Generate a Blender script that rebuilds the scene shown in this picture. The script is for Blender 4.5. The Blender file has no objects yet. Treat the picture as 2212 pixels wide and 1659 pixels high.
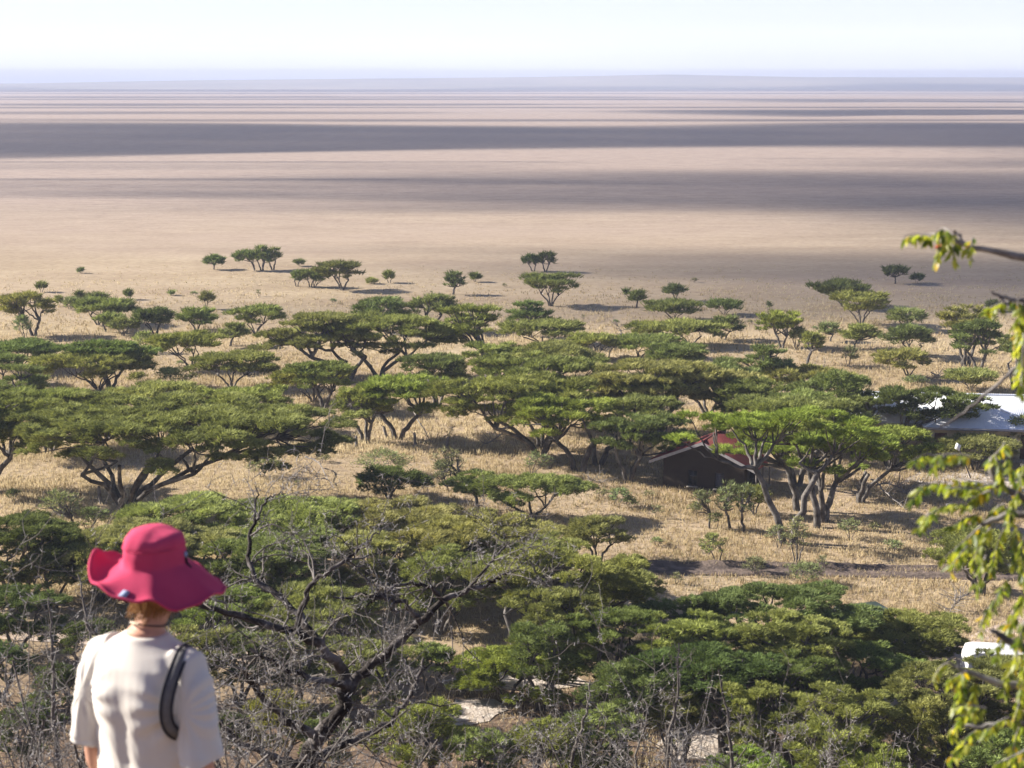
import bpy, math, random
import numpy as np
from mathutils import Vector

S = bpy.context.scene
COL = S.collection
R = math.radians

# ------------------------------------------------------------------ camera, sky, sun, exposure
F_U, CX_U, CY_U = 3508.0, 1106.0, 829.5            # focal length and centre of the photograph in its 2212 x 1659 view
CAM_H, PITCH = 29.0, R(10.54)
SUN_EL, SUN_AZ = R(27.0), R(16.0)                   # azimuth: degrees ahead of straight left
cam = bpy.data.cameras.new('camera')
cam.sensor_width = 36.0
cam.lens = 36.0 * F_U / 2212.0
cam.clip_start, cam.clip_end = 0.1, 120000.0
cam.dof.use_dof = True
cam.dof.focus_distance = 95.0
cam.dof.aperture_fstop = 5.2
co = bpy.data.objects.new('camera', cam)
COL.objects.link(co)
co.location = (0, 0, CAM_H)
co.rotation_euler = (R(90) - PITCH, 0, 0)
S.camera = co

SUN_DIR = Vector((-math.cos(SUN_EL) * math.cos(SUN_AZ), math.cos(SUN_EL) * math.sin(SUN_AZ), math.sin(SUN_EL)))
w = bpy.data.worlds.new('World')
S.world = w
w.use_nodes = True
nt = w.node_tree
sky = nt.nodes.new('ShaderNodeTexSky')
sky.sky_type = 'NISHITA'
sky.sun_disc = False
sky.sun_elevation = SUN_EL
sky.sun_rotation = math.atan2(SUN_DIR.x, SUN_DIR.y)
sky.altitude = 1500
sky.air_density, sky.dust_density, sky.ozone_density = 1.0, 1.0, 1.5
hs_ = nt.nodes.new('ShaderNodeHueSaturation')           # a milky, hazy sky: the same light, less coloured
hs_.inputs['Saturation'].default_value = 0.85
nt.links.new(sky.outputs['Color'], hs_.inputs['Color'])
tn = nt.nodes.new('ShaderNodeMix')
tn.data_type, tn.blend_type = 'RGBA', 'MULTIPLY'
tn.inputs[0].default_value = 1.0
tn.inputs[7].default_value = (0.97, 0.94, 1.10, 1)
nt.links.new(hs_.outputs['Color'], tn.inputs[6])
nt.links.new(tn.outputs[2], nt.nodes['Background'].inputs['Color'])
nt.nodes['Background'].inputs['Strength'].default_value = 0.05
sl = bpy.data.lights.new('sun', 'SUN')
sl.energy = 5.0
sl.angle = R(0.53)
sl.color = (1.0, 0.92, 0.80)
so = bpy.data.objects.new('sun', sl)
COL.objects.link(so)
so.location = (-60, 10, 80)
so.rotation_euler = SUN_DIR.to_track_quat('Z', 'Y').to_euler()
S.view_settings.view_transform = 'Standard'
S.view_settings.look = 'None'
S.view_settings.gamma = 1
S.view_settings.exposure = 1.4
cy = S.cycles
cy.max_bounces, cy.diffuse_bounces, cy.glossy_bounces, cy.transmission_bounces = 5, 3, 2, 3
cy.transparent_max_bounces, cy.volume_bounces = 40, 1
cy.use_denoising = True
cy.caustics_reflective = cy.caustics_refractive = False

# ------------------------------------------------------------------ helpers
def tag(o, label=None, cat=None, group=None, kind=None):
    for k, v in (('label', label), ('category', cat), ('group', group), ('kind', kind)):
        if v:
            o[k] = v
    return o

def empty(name, loc, rz=0.0):
    o = bpy.data.objects.new(name, None)
    COL.objects.link(o)
    o.location = loc
    o.rotation_euler = (0, 0, rz)
    o.empty_display_size = 0.3
    return o

class MB:
    """collects vertices and faces (quads / tris as numpy blocks), builds one mesh object"""
    def __init__(s):
        s.v, s.f, s.n, s.t = [], [], 0, []
    def add(s, v, f, tone=None):
        v = np.asarray(v, float).reshape(-1, 3)
        f = np.asarray(f, int)
        s.v.append(v)
        s.f.append(f + s.n)
        s.t.append(np.full(len(v), 0.5) if tone is None else np.asarray(tone, float))
        s.n += len(v)
        return s
    def box(s, c, d, rz=0.0, m=None):
        x, y, z = d[0] / 2, d[1] / 2, d[2] / 2
        p = np.array([(-x, -y, -z), (x, -y, -z), (x, y, -z), (-x, y, -z), (-x, -y, z), (x, -y, z), (x, y, z), (-x, y, z)])
        if m is not None:
            p = p @ np.array(m).T
        if rz:
            q = p.copy()
            p[:, 0] = q[:, 0] * math.cos(rz) - q[:, 1] * math.sin(rz)
            p[:, 1] = q[:, 0] * math.sin(rz) + q[:, 1] * math.cos(rz)
        return s.add(p + np.array(c), [(0, 3, 2, 1), (4, 5, 6, 7), (0, 1, 5, 4), (1, 2, 6, 5), (2, 3, 7, 6), (3, 0, 4, 7)])
    def prism(s, poly, y0, y1):
        """poly in x,z extruded along y"""
        n = len(poly)
        v = [(x, y0, z) for x, z in poly] + [(x, y1, z) for x, z in poly]
        for i in range(n):
            j = (i + 1) % n
            s.add([v[i], v[j], v[j + n], v[i + n]], [(0, 1, 2, 3)])
        c = np.mean(np.array(poly), 0)
        for y in (y0, y1):
            vv = [(c[0], y, c[1])] + [(x, y, z) for x, z in poly]
            s.add(vv, [(0, i + 1, (i + 1) % n + 1) for i in range(n)])
        return s
    def tubes(s, P, Rr, sides=5, cap=True):
        """P [M,K,3], Rr [M,K]"""
        P = np.asarray(P, float)
        Rr = np.asarray(Rr, float)
        if P.ndim == 2:
            P, Rr = P[None], Rr[None]
        M, K, _ = P.shape
        T = np.gradient(P, axis=1)
        T /= np.linalg.norm(T, axis=2, keepdims=True) + 1e-9
        mean = T.mean(1)
        ref = np.where((np.abs(mean[:, 2]) < 0.8)[:, None], np.array([0, 0, 1.0]), np.array([1.0, 0.13, 0]))
        A = np.cross(T, ref[:, None, :])
        A /= np.linalg.norm(A, axis=2, keepdims=True) + 1e-9
        B = np.cross(T, A)
        a = np.arange(sides) * 2 * math.pi / sides
        ring = P[:, :, None, :] + Rr[:, :, None, None] * (np.cos(a)[None, None, :, None] * A[:, :, None, :] + np.sin(a)[None, None, :, None] * B[:, :, None, :])
        v = ring.reshape(-1, 3)
        idx = np.arange(M * K * sides).reshape(M, K, sides)
        nx = np.roll(idx, -1, axis=2)
        f = np.stack([idx[:, :-1], nx[:, :-1], nx[:, 1:], idx[:, 1:]], -1).reshape(-1, 4)
        s.add(v, f)
        if cap and sides == 4:
            pass
        return s
    def kites(s, B, D, L, W, N, tone=None, belly=0.4):
        """thin blades: base B, direction D, length L, width W, side normal N"""
        side = np.cross(D, N)
        side /= np.linalg.norm(side, axis=1, keepdims=True) + 1e-9
        L = L[:, None]
        W = W[:, None] * 0.5
        mid = B + D * L * belly
        nrm = np.cross(side, D)
        tip = B + D * L + nrm * L * 0.12
        v = np.stack([B, mid - side * W, tip, mid + side * W], 1).reshape(-1, 3)
        f = np.arange(len(v)).reshape(-1, 4)
        s.add(v, f, None if tone is None else np.repeat(tone, 4))
        return s
    def build(s, name, mat, parent=None, smooth=False, tone=False, color=None):
        me = bpy.data.meshes.new(name)
        v = np.concatenate(s.v)
        me.vertices.add(len(v))
        me.vertices.foreach_set('co', v.astype(np.float32).ravel())
        loops = np.concatenate([f.ravel() for f in s.f])
        tot = np.concatenate([np.full(len(f), f.shape[1]) for f in s.f])
        me.loops.add(len(loops))
        me.loops.foreach_set('vertex_index', loops.astype(np.int32))
        me.polygons.add(len(tot))
        me.polygons.foreach_set('loop_start', (np.cumsum(tot) - tot).astype(np.int32))
        me.polygons.foreach_set('loop_total', tot.astype(np.int32))
        if smooth:
            me.polygons.foreach_set('use_smooth', np.ones(len(tot), bool))
        me.update(calc_edges=True)
        if tone:
            at = me.attributes.new('tone', 'FLOAT', 'POINT')
            at.data.foreach_set('value', np.concatenate(s.t).astype(np.float32))
        me.materials.append(mat)
        o = bpy.data.objects.new(name, me)
        COL.objects.link(o)
        if parent is not None:
            o.parent = parent
        if color is not None:
            o.color = (*color, 1)
        return o

def snoise(x, y, seed=0, scale=1.0, octv=4):
    """cheap smooth noise about -1..1"""
    r = np.random.RandomState(seed + 77)
    out = np.zeros(np.broadcast(x, y).shape)
    amp, tot, fq = 1.0, 0.0, 1.0 / scale
    for _ in range(octv):
        for _k in range(3):
            a = r.uniform(0, 2 * math.pi)
            ph = r.uniform(0, 2 * math.pi, 2)
            out = out + amp * np.sin((x * math.cos(a) + y * math.sin(a)) * fq + ph[0]) * np.sin((x * -math.sin(a) + y * math.cos(a)) * fq * 0.83 + ph[1])
            tot += amp * 0.6
        amp *= 0.55
        fq *= 2.03
    return out / tot

def ray(u, v):
    x, y = (u - CX_U) / F_U, -(v - CY_U) / F_U
    return np.array([x, math.cos(PITCH) + y * math.sin(PITCH), -math.sin(PITCH) + y * math.cos(PITCH)])

def gp(u, v, z=0.0):
    """ground point seen at (u, v)"""
    d = ray(u, v)
    t = (z - CAM_H) / d[2]
    return np.array([d[0] * t, d[1] * t, z])

def depth_of(p):
    return p[1] * math.cos(PITCH) - (p[2] - CAM_H) * math.sin(PITCH)

def at(u, v, depth):
    """point seen at (u, v) at this many metres from the lens"""
    return np.array([0, 0, CAM_H]) + ray(u, v) * depth

def hill(y):
    y = np.asarray(y, float)
    return np.interp(y, [-80, -30, 0, 2.5, 5, 15, 25, 40, 52, 58, 64, 70], [41, 33, 27.4, 26.7, 25.85, 20.9, 16.0, 8.6, 2.9, 0.9, 0.08, 0])

# ------------------------------------------------------------------ materials
def mat(name):
    m = bpy.data.materials.new(name)
    m.use_nodes = True
    n = m.node_tree.nodes
    return m, n, m.node_tree.links, n['Principled BSDF']

def ramp(n, l, src, stops):
    r = n.new('ShaderNodeValToRGB')
    e = r.color_ramp.elements
    while len(e) < len(stops):
        e.new(0.5)
    for el, (p, c) in zip(e, stops):
        el.position = p
        el.color = (*c, 1)
    l.new(src, r.inputs[0])
    return r.outputs[0]

def noise(n, l, vec, scale, detail=4, rough=0.55):
    t = n.new('ShaderNodeTexNoise')
    t.inputs['Scale'].default_value = scale
    t.inputs['Detail'].default_value = detail
    t.inputs['Roughness'].default_value = rough
    l.new(vec, t.inputs['Vector'])
    return t.outputs['Fac']

def mix(n, l, a, b, f, mode='MIX'):
    m = n.new('ShaderNodeMix')
    m.data_type = 'RGBA'
    m.blend_type = mode
    for sock, val in ((m.inputs[6], a), (m.inputs[7], b), (m.inputs[0], f)):
        if hasattr(val, 'links'):
            l.new(val, sock)
        elif isinstance(val, tuple):
            sock.default_value = (*val, 1)
        else:
            sock.default_value = val
    return m.outputs[2]

def bump(n, l, h, strength, dist, p):
    b = n.new('ShaderNodeBump')
    b.inputs['Strength'].default_value = strength
    b.inputs['Distance'].default_value = dist
    l.new(h, b.inputs['Height'])
    l.new(b.outputs[0], p.inputs['Normal'])

def noisy(name, c1, c2, scale, rough=0.9, c3=None, bmp=0.0, bdist=0.02, det=5, coords='Object', spec=0.2):
    m, n, l, p = mat(name)
    tc = n.new('ShaderNodeTexCoord')
    f = noise(n, l, tc.outputs[coords], scale, det)
    st = [(0.32, c1), (0.68, c2)] if c3 is None else [(0.3, c1), (0.5, c2), (0.7, c3)]
    l.new(ramp(n, l, f, st), p.inputs['Base Color'])
    p.inputs['Roughness'].default_value = rough
    p.inputs['Specular IOR Level'].default_value = spec
    if bmp:
        f2 = noise(n, l, tc.outputs[coords], scale * 3, 6)
        bump(n, l, f2, bmp, bdist, p)
    return m

def leaf_mat(name, dark, light, trans=0.26):
    m, n, l, p = mat(name)
    at_ = n.new('ShaderNodeAttribute')
    at_.attribute_name = 'tone'
    c = ramp(n, l, at_.outputs['Fac'], [(0.0, dark), (1.0, light)])
    oi = n.new('ShaderNodeObjectInfo')
    c = mix(n, l, c, oi.outputs['Color'], 1.0, 'MULTIPLY')
    d = n.new('ShaderNodeBsdfDiffuse')
    t = n.new('ShaderNodeBsdfTranslucent')
    l.new(c, d.inputs['Color'])
    tcol = mix(n, l, c, (1.12, 1.12, 0.68), 1.0, 'MULTIPLY')
    l.new(tcol, t.inputs['Color'])
    ms = n.new('ShaderNodeMixShader')
    ms.inputs[0].default_value = trans
    l.new(d.outputs[0], ms.inputs[1])
    l.new(t.outputs[0], ms.inputs[2])
    l.new(ms.outputs[0], n['Material Output'].inputs['Surface'])
    return m

M_LEAF = leaf_mat('acacia_leaf', (0.036, 0.052, 0.018), (0.335, 0.380, 0.145))
M_BARK = noisy('acacia_bark', (0.035, 0.030, 0.027), (0.105, 0.095, 0.088), 1.6, 0.95, (0.24, 0.225, 0.21), 0.8, 0.06)
M_TWIG = noisy('thorn_twig', (0.05, 0.042, 0.038), (0.14, 0.125, 0.115), 1.2, 0.75, (0.24, 0.228, 0.228), 0.3, 0.01)
M_THORN = noisy('thorn', (0.28, 0.265, 0.26), (0.50, 0.48, 0.48), 3.0, 0.6)
M_DEAD = noisy('dead_wood', (0.14, 0.125, 0.115), (0.30, 0.28, 0.27), 2.0, 0.9, None, 0.6, 0.04)

def ground_material():
    m, n, l, p = mat('savanna_ground')
    g = n.new('ShaderNodeNewGeometry')
    mp = n.new('ShaderNodeMapping')
    mp.inputs['Scale'].default_value = (0.45, 1.0, 1.0)
    l.new(g.outputs['Position'], mp.inputs['Vector'])
    P_ = mp.outputs['Vector']
    big = noise(n, l, P_, 0.012, 3)
    med = noise(n, l, P_, 0.09, 5, 0.62)
    fine = noise(n, l, P_, 1.6, 6, 0.7)
    c = ramp(n, l, med, [(0.28, (0.31, 0.235, 0.145)), (0.5, (0.43, 0.345, 0.22)), (0.72, (0.53, 0.44, 0.30))])
    c2 = ramp(n, l, fine, [(0.3, (0.45, 0.40, 0.36)), (0.5, (0.86, 0.84, 0.82)), (0.7, (1.12, 1.1, 1.05))])
    c = mix(n, l, c, c2, 0.85, 'MULTIPLY')
    c = mix(n, l, c, (0.40, 0.31, 0.24), ramp(n, l, big, [(0.38, (0, 0, 0)), (0.66, (0.75, 0.75, 0.75))]), 'MIX')
    # pinkish dry plain away from the foot of the hill
    sx = n.new('ShaderNodeSeparateXYZ')
    l.new(g.outputs['Position'], sx.inputs[0])
    mr = n.new('ShaderNodeMapRange')
    mr.inputs[1].default_value, mr.inputs[2].default_value = 190, 430
    l.new(sx.outputs['Y'], mr.inputs[0])
    streak = noise(n, l, P_, 0.28, 6, 0.75)
    pink = ramp(n, l, streak, [(0.30, (0.265, 0.212, 0.190)), (0.5, (0.365, 0.297, 0.258)), (0.70, (0.43, 0.352, 0.305))])
    pink = mix(n, l, pink, c2, 0.55, 'MULTIPLY')
    c = mix(n, l, c, pink, mr.outputs[0])
    # the hillside is stony brown earth
    mr2 = n.new('ShaderNodeMapRange')
    mr2.inputs[1].default_value, mr2.inputs[2].default_value = 0.2, 1.5
    l.new(sx.outputs['Z'], mr2.inputs[0])
    mr3 = n.new('ShaderNodeMapRange')  # brown earth carried onto the flat below, also painting in thicket and tree shade
    mr3.inputs[1].default_value, mr3.inputs[2].default_value = 84, 70
    ad = n.new('ShaderNodeMath')
    ad.operation = 'MULTIPLY_ADD'
    ad.inputs[1].default_value = 14
    l.new(med, ad.inputs[0])
    l.new(sx.outputs['Y'], ad.inputs[2])
    l.new(ad.outputs[0], mr3.inputs[0])
    mr3.inputs[1].default_value, mr3.inputs[2].default_value = 90, 78
    mx = n.new('ShaderNodeMath')
    mx.operation = 'MAXIMUM'
    l.new(mr2.outputs[0], mx.inputs[0])
    l.new(mr3.outputs[0], mx.inputs[1])
    c = mix(n, l, c, ramp(n, l, fine, [(0.35, (0.10, 0.07, 0.05)), (0.65, (0.24, 0.17, 0.12))]), mx.outputs[0])
    l.new(c, p.inputs['Base Color'])
    p.inputs['Roughness'].default_value = 1.0
    p.inputs['Specular IOR Level'].default_value = 0.05
    bump(n, l, fine, 0.6, 0.3, p)
    return m
M_GROUND = ground_material()
M_SAND = noisy('pale_sand', (0.30, 0.245, 0.20), (0.46, 0.40, 0.35), 2.2, 0.95, (0.58, 0.53, 0.48), 0.8, 0.12)
M_PATH = noisy('trodden_path', (0.40, 0.31, 0.25), (0.52, 0.43, 0.36), 0.8, 0.95, None, 0.4, 0.05)
M_DIRT = noisy('turned_dark_earth', (0.055, 0.042, 0.038), (0.13, 0.10, 0.085), 1.4, 1.0, (0.20, 0.155, 0.13), 0.9, 0.12)
M_HILLS = noisy('far_hills', (0.20, 0.19, 0.16), (0.32, 0.28, 0.22), 0.002, 1.0)

# ------------------------------------------------------------------ terrain
def terrain():
    ys = np.concatenate([np.linspace(-60, -6, 10), np.linspace(-4, 70, 90), np.linspace(71, 240, 150), np.geomspace(244, 60000, 90)])
    cs = np.linspace(-1, 1, 161)
    Yg, Cg = np.meshgrid(ys, cs, indexing='ij')
    Xg = Cg * (75 + 0.8 * np.maximum(Yg, 0))
    Z = hill(Yg)
    near = np.clip((260 - Yg) / 120, 0, 1)
    Z = Z + 0.10 * snoise(Xg, Yg, 3, 6.0) * near * np.clip((Yg - 3) / 6, 0, 1)
    Z = Z + 0.5 * snoise(Xg, Yg, 5, 9.0) * np.clip((52 - Yg) / 20, 0, 1) * np.clip((np.abs(Yg - 2.5) - 4) / 4, 0, 1)
    n0, n1 = Yg.shape
    idx = np.arange(n0 * n1).reshape(n0, n1)
    f = np.stack([idx[:-1, :-1], idx[:-1, 1:], idx[1:, 1:], idx[1:, :-1]], -1).reshape(-1, 4)
    b = MB().add(np.stack([Xg, Yg, Z], -1).reshape(-1, 3), f)
    tag(b.build('ground', M_GROUND, smooth=True), 'dry straw coloured savanna plain running out to the horizon', kind='structure')
terrain()

def patch(name, outline, m, z, label, seed, jag=0.5):
    """irregular flat sheet, outline in world x, y"""
    P = np.array(outline)
    pts = []
    n = len(P)
    for i in range(n):
        a, b = P[i], P[(i + 1) % n]
        k = max(2, int(np.linalg.norm(b - a) / 0.7))
        for t in np.arange(k) / k:
            pts.append(a + (b - a) * t)
    pts = np.array(pts)
    c = pts.mean(0)
    d = pts - c
    r = np.linalg.norm(d, axis=1, keepdims=True)
    pts = pts + d / r * (snoise(pts[:, 0], pts[:, 1], seed, 1.3)[:, None] * jag)
    rings, m_ = [], 8
    for k in range(1, m_ + 1):
        q = c + (pts - c) * k / m_
        rings.append(q)
    V = np.concatenate([[c]] + rings)
    zz = 0.10 * snoise(V[:, 0], V[:, 1], 3, 6.0) * np.clip((260 - V[:, 1]) / 120, 0, 1) + hill(V[:, 1]) + z
    V = np.column_stack([V, zz])
    N = len(pts)
    b = MB()
    f3 = [(0, 1 + i, 1 + (i + 1) % N) for i in range(N)]
    f4 = [(1 + k * N + i, 1 + (k + 1) * N + i, 1 + (k + 1) * N + (i + 1) % N, 1 + k * N + (i + 1) % N) for k in range(m_ - 1) for i in range(N)]
    b.add(V, f3)
    b.n -= len(V)
    b.f.append(np.array(f4) + b.n)
    b.n += len(V)
    return tag(b.build(name, m, smooth=True), label, kind='structure')
SANDS = [('bright pale sand under the yellowish flat topped crown', [(945, 1545), (990, 1512), (1070, 1508), (1105, 1532), (1060, 1560), (970, 1565)]),
         ('strip of pale sand behind the yellowish flat topped crown', [(950, 1472), (1080, 1452), (1240, 1455), (1300, 1478), (1150, 1492), (1000, 1492)]),
         ('white sand behind the two spiny shoots', [(1420, 1612), (1460, 1585), (1540, 1575), (1580, 1610), (1560, 1645), (1450, 1650)]),
         ('white sand between the two dark stems of the grey crown', [(1790, 1525), (1840, 1490), (1920, 1493), (1950, 1525), (1860, 1542)]),
         ('pale sand below the crown that slopes toward the white van', [(1850, 1420), (1900, 1390), (2000, 1388), (2015, 1425), (1930, 1442)])]
SANDW = []
for i_, (lb, poly) in enumerate(SANDS):
    pw = [tuple(gp(u, v)[:2]) for u, v in poly]
    SANDW.append(pw)
    patch('sand_patch', pw, M_SAND, 0.03 + 0.004 * i_, lb, 10 + i_, 0.7)
patch('sand_path', [(-32, 85), (-24, 84), (-15, 82.5), (-9, 79), (-9.5, 76.5), (-16, 80), (-25, 81.5), (-33, 82.5)], M_PATH, 0.034, 'pale trodden path behind the person in the pink hat', 2, 0.3)
pts_ = [gp(u, v)[:2] for u, v in ((2000, 1420), (2060, 1395), (2130, 1360), (2230, 1318), (2260, 1345), (2180, 1385), (2110, 1425), (2040, 1450))]
patch('foot_path', pts_, M_PATH, 0.042, 'pinkish bare path slanting past the white van', 3, 0.2)
pts_ = [gp(u, v)[:2] for u, v in ((1950, 1040), (1990, 1018), (2080, 1012), (2240, 1030), (2240, 1065), (2130, 1055), (2040, 1048))]
patch('bare_yard', pts_, M_SAND, 0.05, 'pale bare earth yard before the metal roofed building', 4, 0.3)

def dirt_track():
    us = np.linspace(1362, 2300, 200)
    vs = np.interp(us, [1362, 1700, 2000, 2300], [1232, 1233, 1239, 1246])
    c = np.array([gp(a, b) for a, b in zip(us, vs)])
    prof = np.array([(-1.1, 0.0), (-0.95, 0.05), (-0.8, 0.035), (-0.5, 0.04), (-0.2, 0.03), (0.2, 0.05), (0.5, 0.06), (0.8, 0.16), (1.0, 0.30), (1.2, 0.34), (1.4, 0.22), (1.65, 0.0)])
    X = c[:, None, 0] + 0 * prof[None, :, 0]
    Y = c[:, None, 1] + prof[None, :, 0] * (1 + 0.12 * snoise(c[:, 0], 0 * c[:, 0], 9, 1.1))[:, None]
    rs = np.random.RandomState(4)
    amp = 0.55 + 0.6 * np.clip(snoise(c[:, 0], c[:, 0] * 0, 11, 1.4), -0.7, 1)
    Z = 0.05 + prof[None, :, 1] * amp[:, None] + rs.uniform(-0.02, 0.06, X.shape) * np.clip(prof[None, :, 1] * 4, 0.15, 1)
    Z[:, 0] = Z[:, -1] = -0.12
    n0, n1 = X.shape
    idx = np.arange(n0 * n1).reshape(n0, n1)
    f = np.stack([idx[:-1, :-1], idx[1:, :-1], idx[1:, 1:], idx[:-1, 1:]], -1).reshape(-1, 4)
    Z += 0.10 * snoise(X, Y, 3, 6.0)
    tag(MB().add(np.stack([X, Y, Z], -1).reshape(-1, 3), f).build('dirt_track', M_DIRT), 'dark freshly graded dirt track with a lumpy earth ridge along it', kind='structure')
dirt_track()

def distant_hills():
    D = 8000.0
    us = np.linspace(-400, 2700, 120)
    top = np.interp(us, [-400, 60, 450, 900, 1180, 1430, 1580, 1750, 2212, 2700], [181, 179, 172, 168, 165, 160.5, 163, 166, 166.5, 168])
    x = (us - CX_U) / F_U * D
    h = CAM_H + (176 - top) / F_U * D + 1.0 * snoise(us, us * 0, 21, 60)
    fr = np.array([0, 0.5, 0.85, 1.0, 0.9, 0.5, 0.0])
    off = np.array([-1200, -600, -200, 0, 250, 800, 1600])
    X = x[:, None] * (1 + off[None] / D)
    Y = D + off[None, :] + 0 * X
    Z = h[:, None] * fr[None, :] - 0.5
    n0, n1 = X.shape
    idx = np.arange(n0 * n1).reshape(n0, n1)
    f = np.stack([idx[:-1, :-1], idx[1:, :-1], idx[1:, 1:], idx[:-1, 1:]], -1).reshape(-1, 4)
    tag(MB().add(np.stack([X, Y, Z], -1).reshape(-1, 3), f).build('distant_hills', M_HILLS, smooth=True), 'low blue swell of hills along the horizon', kind='structure')
distant_hills()

# ------------------------------------------------------------------ clouds overhead, whose shadows band the plain
def cloud_material(name, dens, col=(0.98, 0.98, 0.98)):
    m = bpy.data.materials.new(name)
    m.use_nodes = True
    n, l = m.node_tree.nodes, m.node_tree.links
    n.remove(n['Principled BSDF'])
    v = n.new('ShaderNodeVolumePrincipled')
    v.inputs['Color'].default_value = (*col, 1)
    v.inputs['Density'].default_value = dens
    l.new(v.outputs[0], n['Material Output'].inputs['Volume'])
    return m
CLOUD_ALT = 560.0
def cloud(x0, x1, y0, y1, tau, soft, seed, label):
    """a flat bank of cloud standing where its shadow falls on x0..x1, y0..y1 of the plain"""
    k = CLOUD_ALT / math.tan(SUN_EL)
    dx, dy = -k * math.cos(SUN_AZ), k * math.sin(SUN_AZ)
    nx, ny = 120, 90
    a, b = np.meshgrid(np.linspace(-1.25, 1.25, nx), np.linspace(-2.0, 2.0, ny), indexing='ij')
    hx, hy = (x1 - x0) / 2, (y1 - y0) / 2
    X, Y = a * hx, b * hy
    warp = 0.16 * snoise(X, Y, seed, hx * 0.35, 3)
    wx = 0.25 * snoise(X * 0 + Y, X * 0.3, seed + 2, hy * 0.6, 3)
    b2 = b + (0.42 if y0 > 600 else 0.16) * snoise(X, X * 0, seed + 3, hx * 0.30, 3)
    w2 = (0.80 if y0 > 600 else 0.95) + (0.5 if y0 > 600 else 0.25) * snoise(X, X * 0, seed + 4, hx * 0.22, 3)
    ey = np.clip((w2 - np.abs(b2) + warp) * hy / (soft * 1.7) * 0.5 + 0.5, 0, 1)
    ex = np.clip((1.08 - np.abs(a) + wx) * 1.5, 0, 1)
    t = ey * ex * ex * (3 - 2 * ex)
    t = t * t * (3 - 2 * t) * (0.82 + 0.25 * snoise(X, Y, seed + 5, hy * 0.5, 3))
    th = 40.0 * np.clip(t, 0, 1.2)
    lump = 1 + 0.25 * snoise(X, Y, seed + 9, 30, 3)
    top = th * lump
    bot = -th * 0.12
    keep = th > 0.05
    Xw, Yw = X + (x0 + x1) / 2 + dx, Y + (y0 + y1) / 2 + dy
    idx = np.arange(nx * ny).reshape(nx, ny)
    f = np.stack([idx[:-1, :-1], idx[1:, :-1], idx[1:, 1:], idx[:-1, 1:]], -1).reshape(-1, 4)
    kf = keep.ravel()[f].any(1)
    f = f[kf]
    N = nx * ny
    V = np.concatenate([np.stack([Xw, Yw, CLOUD_ALT + top], -1).reshape(-1, 3), np.stack([Xw, Yw, CLOUD_ALT + bot], -1).reshape(-1, 3)])
    o = MB().add(V, np.concatenate([f, f[:, ::-1] + N])).build('cloud', cloud_material('cloud_vapour', tau * math.sin(SUN_EL) / 45.0), smooth=True)
    tag(o, label, 'cloud', 'flat clouds drifting above the plain')
CL = [  # x0, x1, y0, y1, optical depth, softness
    (-700, 900, 675, 1185, 2.8, 30), (60, 900, 1440, 1780, 2.4, 30), (-900, 60, 1500, 1640, 1.2, 40),
    (-1200, 300, 2050, 2250, 1.6, 40), (200, 1500, 2350, 2650, 2.0, 50), (-1500, 500, 3000, 3350, 1.7, 70),
    (700, 2600, 3500, 3900, 1.8, 80), (-3500, 3800, 4900, 7000, 2.6, 110),
    (-190, 480, 388, 446, 2.0, 22), (-110, 480, 456, 535, 2.0, 22), (5, 480, 305, 430, 2.6, 26),
    (-75, 420, 207, 276, 3.0, 13), (-260, 20, 462, 485, 0.8, 18), (60, 460, 572, 612, 1.2, 24), (-420, 60, 560, 590, 0.5, 22),
    (150, 700, 575, 715, 1.3, 24), (-700, 900, 1235, 1320, 1.3, 22), (-1300, 1300, 1840, 1950, 1.5, 30), (-1700, 1700, 2680, 2880, 1.5, 40), (-2300, 2500, 4050, 4500, 1.5, 80)]
for i, c_ in enumerate(CL):
    cloud(*c_, 40 + i, 'flat white cloud high over the plain that throws one of its shadow bands')
def added_cloud_bank():
    """the milky white sky along the horizon: a wide bank of thin cloud added far beyond the hills to whiten it"""
    m = cloud_material('sky_whitening_vapour', 0.000046, (0.79, 0.88, 1.0))
    rs = np.random.RandomState(3)
    nx, ny = 40, 14
    X, Y = np.meshgrid(np.linspace(-45000, 45000, nx), np.linspace(10200, 60000, ny), indexing='ij')
    e = np.minimum(1 - (np.abs(X) / 45000) ** 4, 1)
    T_ = 84 + (1250 + 250 * snoise(X, Y, 71, 9000, 3)) * np.clip(e, 0.02, 1)
    Bm = 78 + 0 * X
    idx = np.arange(nx * ny).reshape(nx, ny)
    f = np.stack([idx[:-1, :-1], idx[1:, :-1], idx[1:, 1:], idx[:-1, 1:]], -1).reshape(-1, 4)
    N = nx * ny
    V = np.concatenate([np.stack([X, Y, T_], -1).reshape(-1, 3), np.stack([X, Y, Bm], -1).reshape(-1, 3)])
    per = np.concatenate([idx[:, 0], idx[-1, 1:], idx[-2::-1, -1], idx[0, -2:0:-1]])
    nxp = np.roll(per, -1)
    side = np.stack([per, per + N, nxp + N, nxp], -1)
    tag(MB().add(V, np.concatenate([f, f[:, ::-1] + N, side])).build('added_cloud_bank', m, smooth=False), 'milky white bank of thin cloud added to whiten the sky along the horizon', 'cloud')
added_cloud_bank()
# ------------------------------------------------------------------ trees
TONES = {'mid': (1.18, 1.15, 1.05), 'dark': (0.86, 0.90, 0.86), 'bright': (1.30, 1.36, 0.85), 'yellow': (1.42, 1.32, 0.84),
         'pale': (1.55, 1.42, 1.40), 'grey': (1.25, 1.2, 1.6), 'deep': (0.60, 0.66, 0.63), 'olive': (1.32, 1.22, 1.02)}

def bez(a, c, b, K):
    t = np.linspace(0, 1, K)[:, None]
    return (1 - t) ** 2 * a + 2 * t * (1 - t) * c + t * t * b

def unit(v):
    return v / (np.linalg.norm(v, axis=-1, keepdims=True) + 1e-9)

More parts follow.
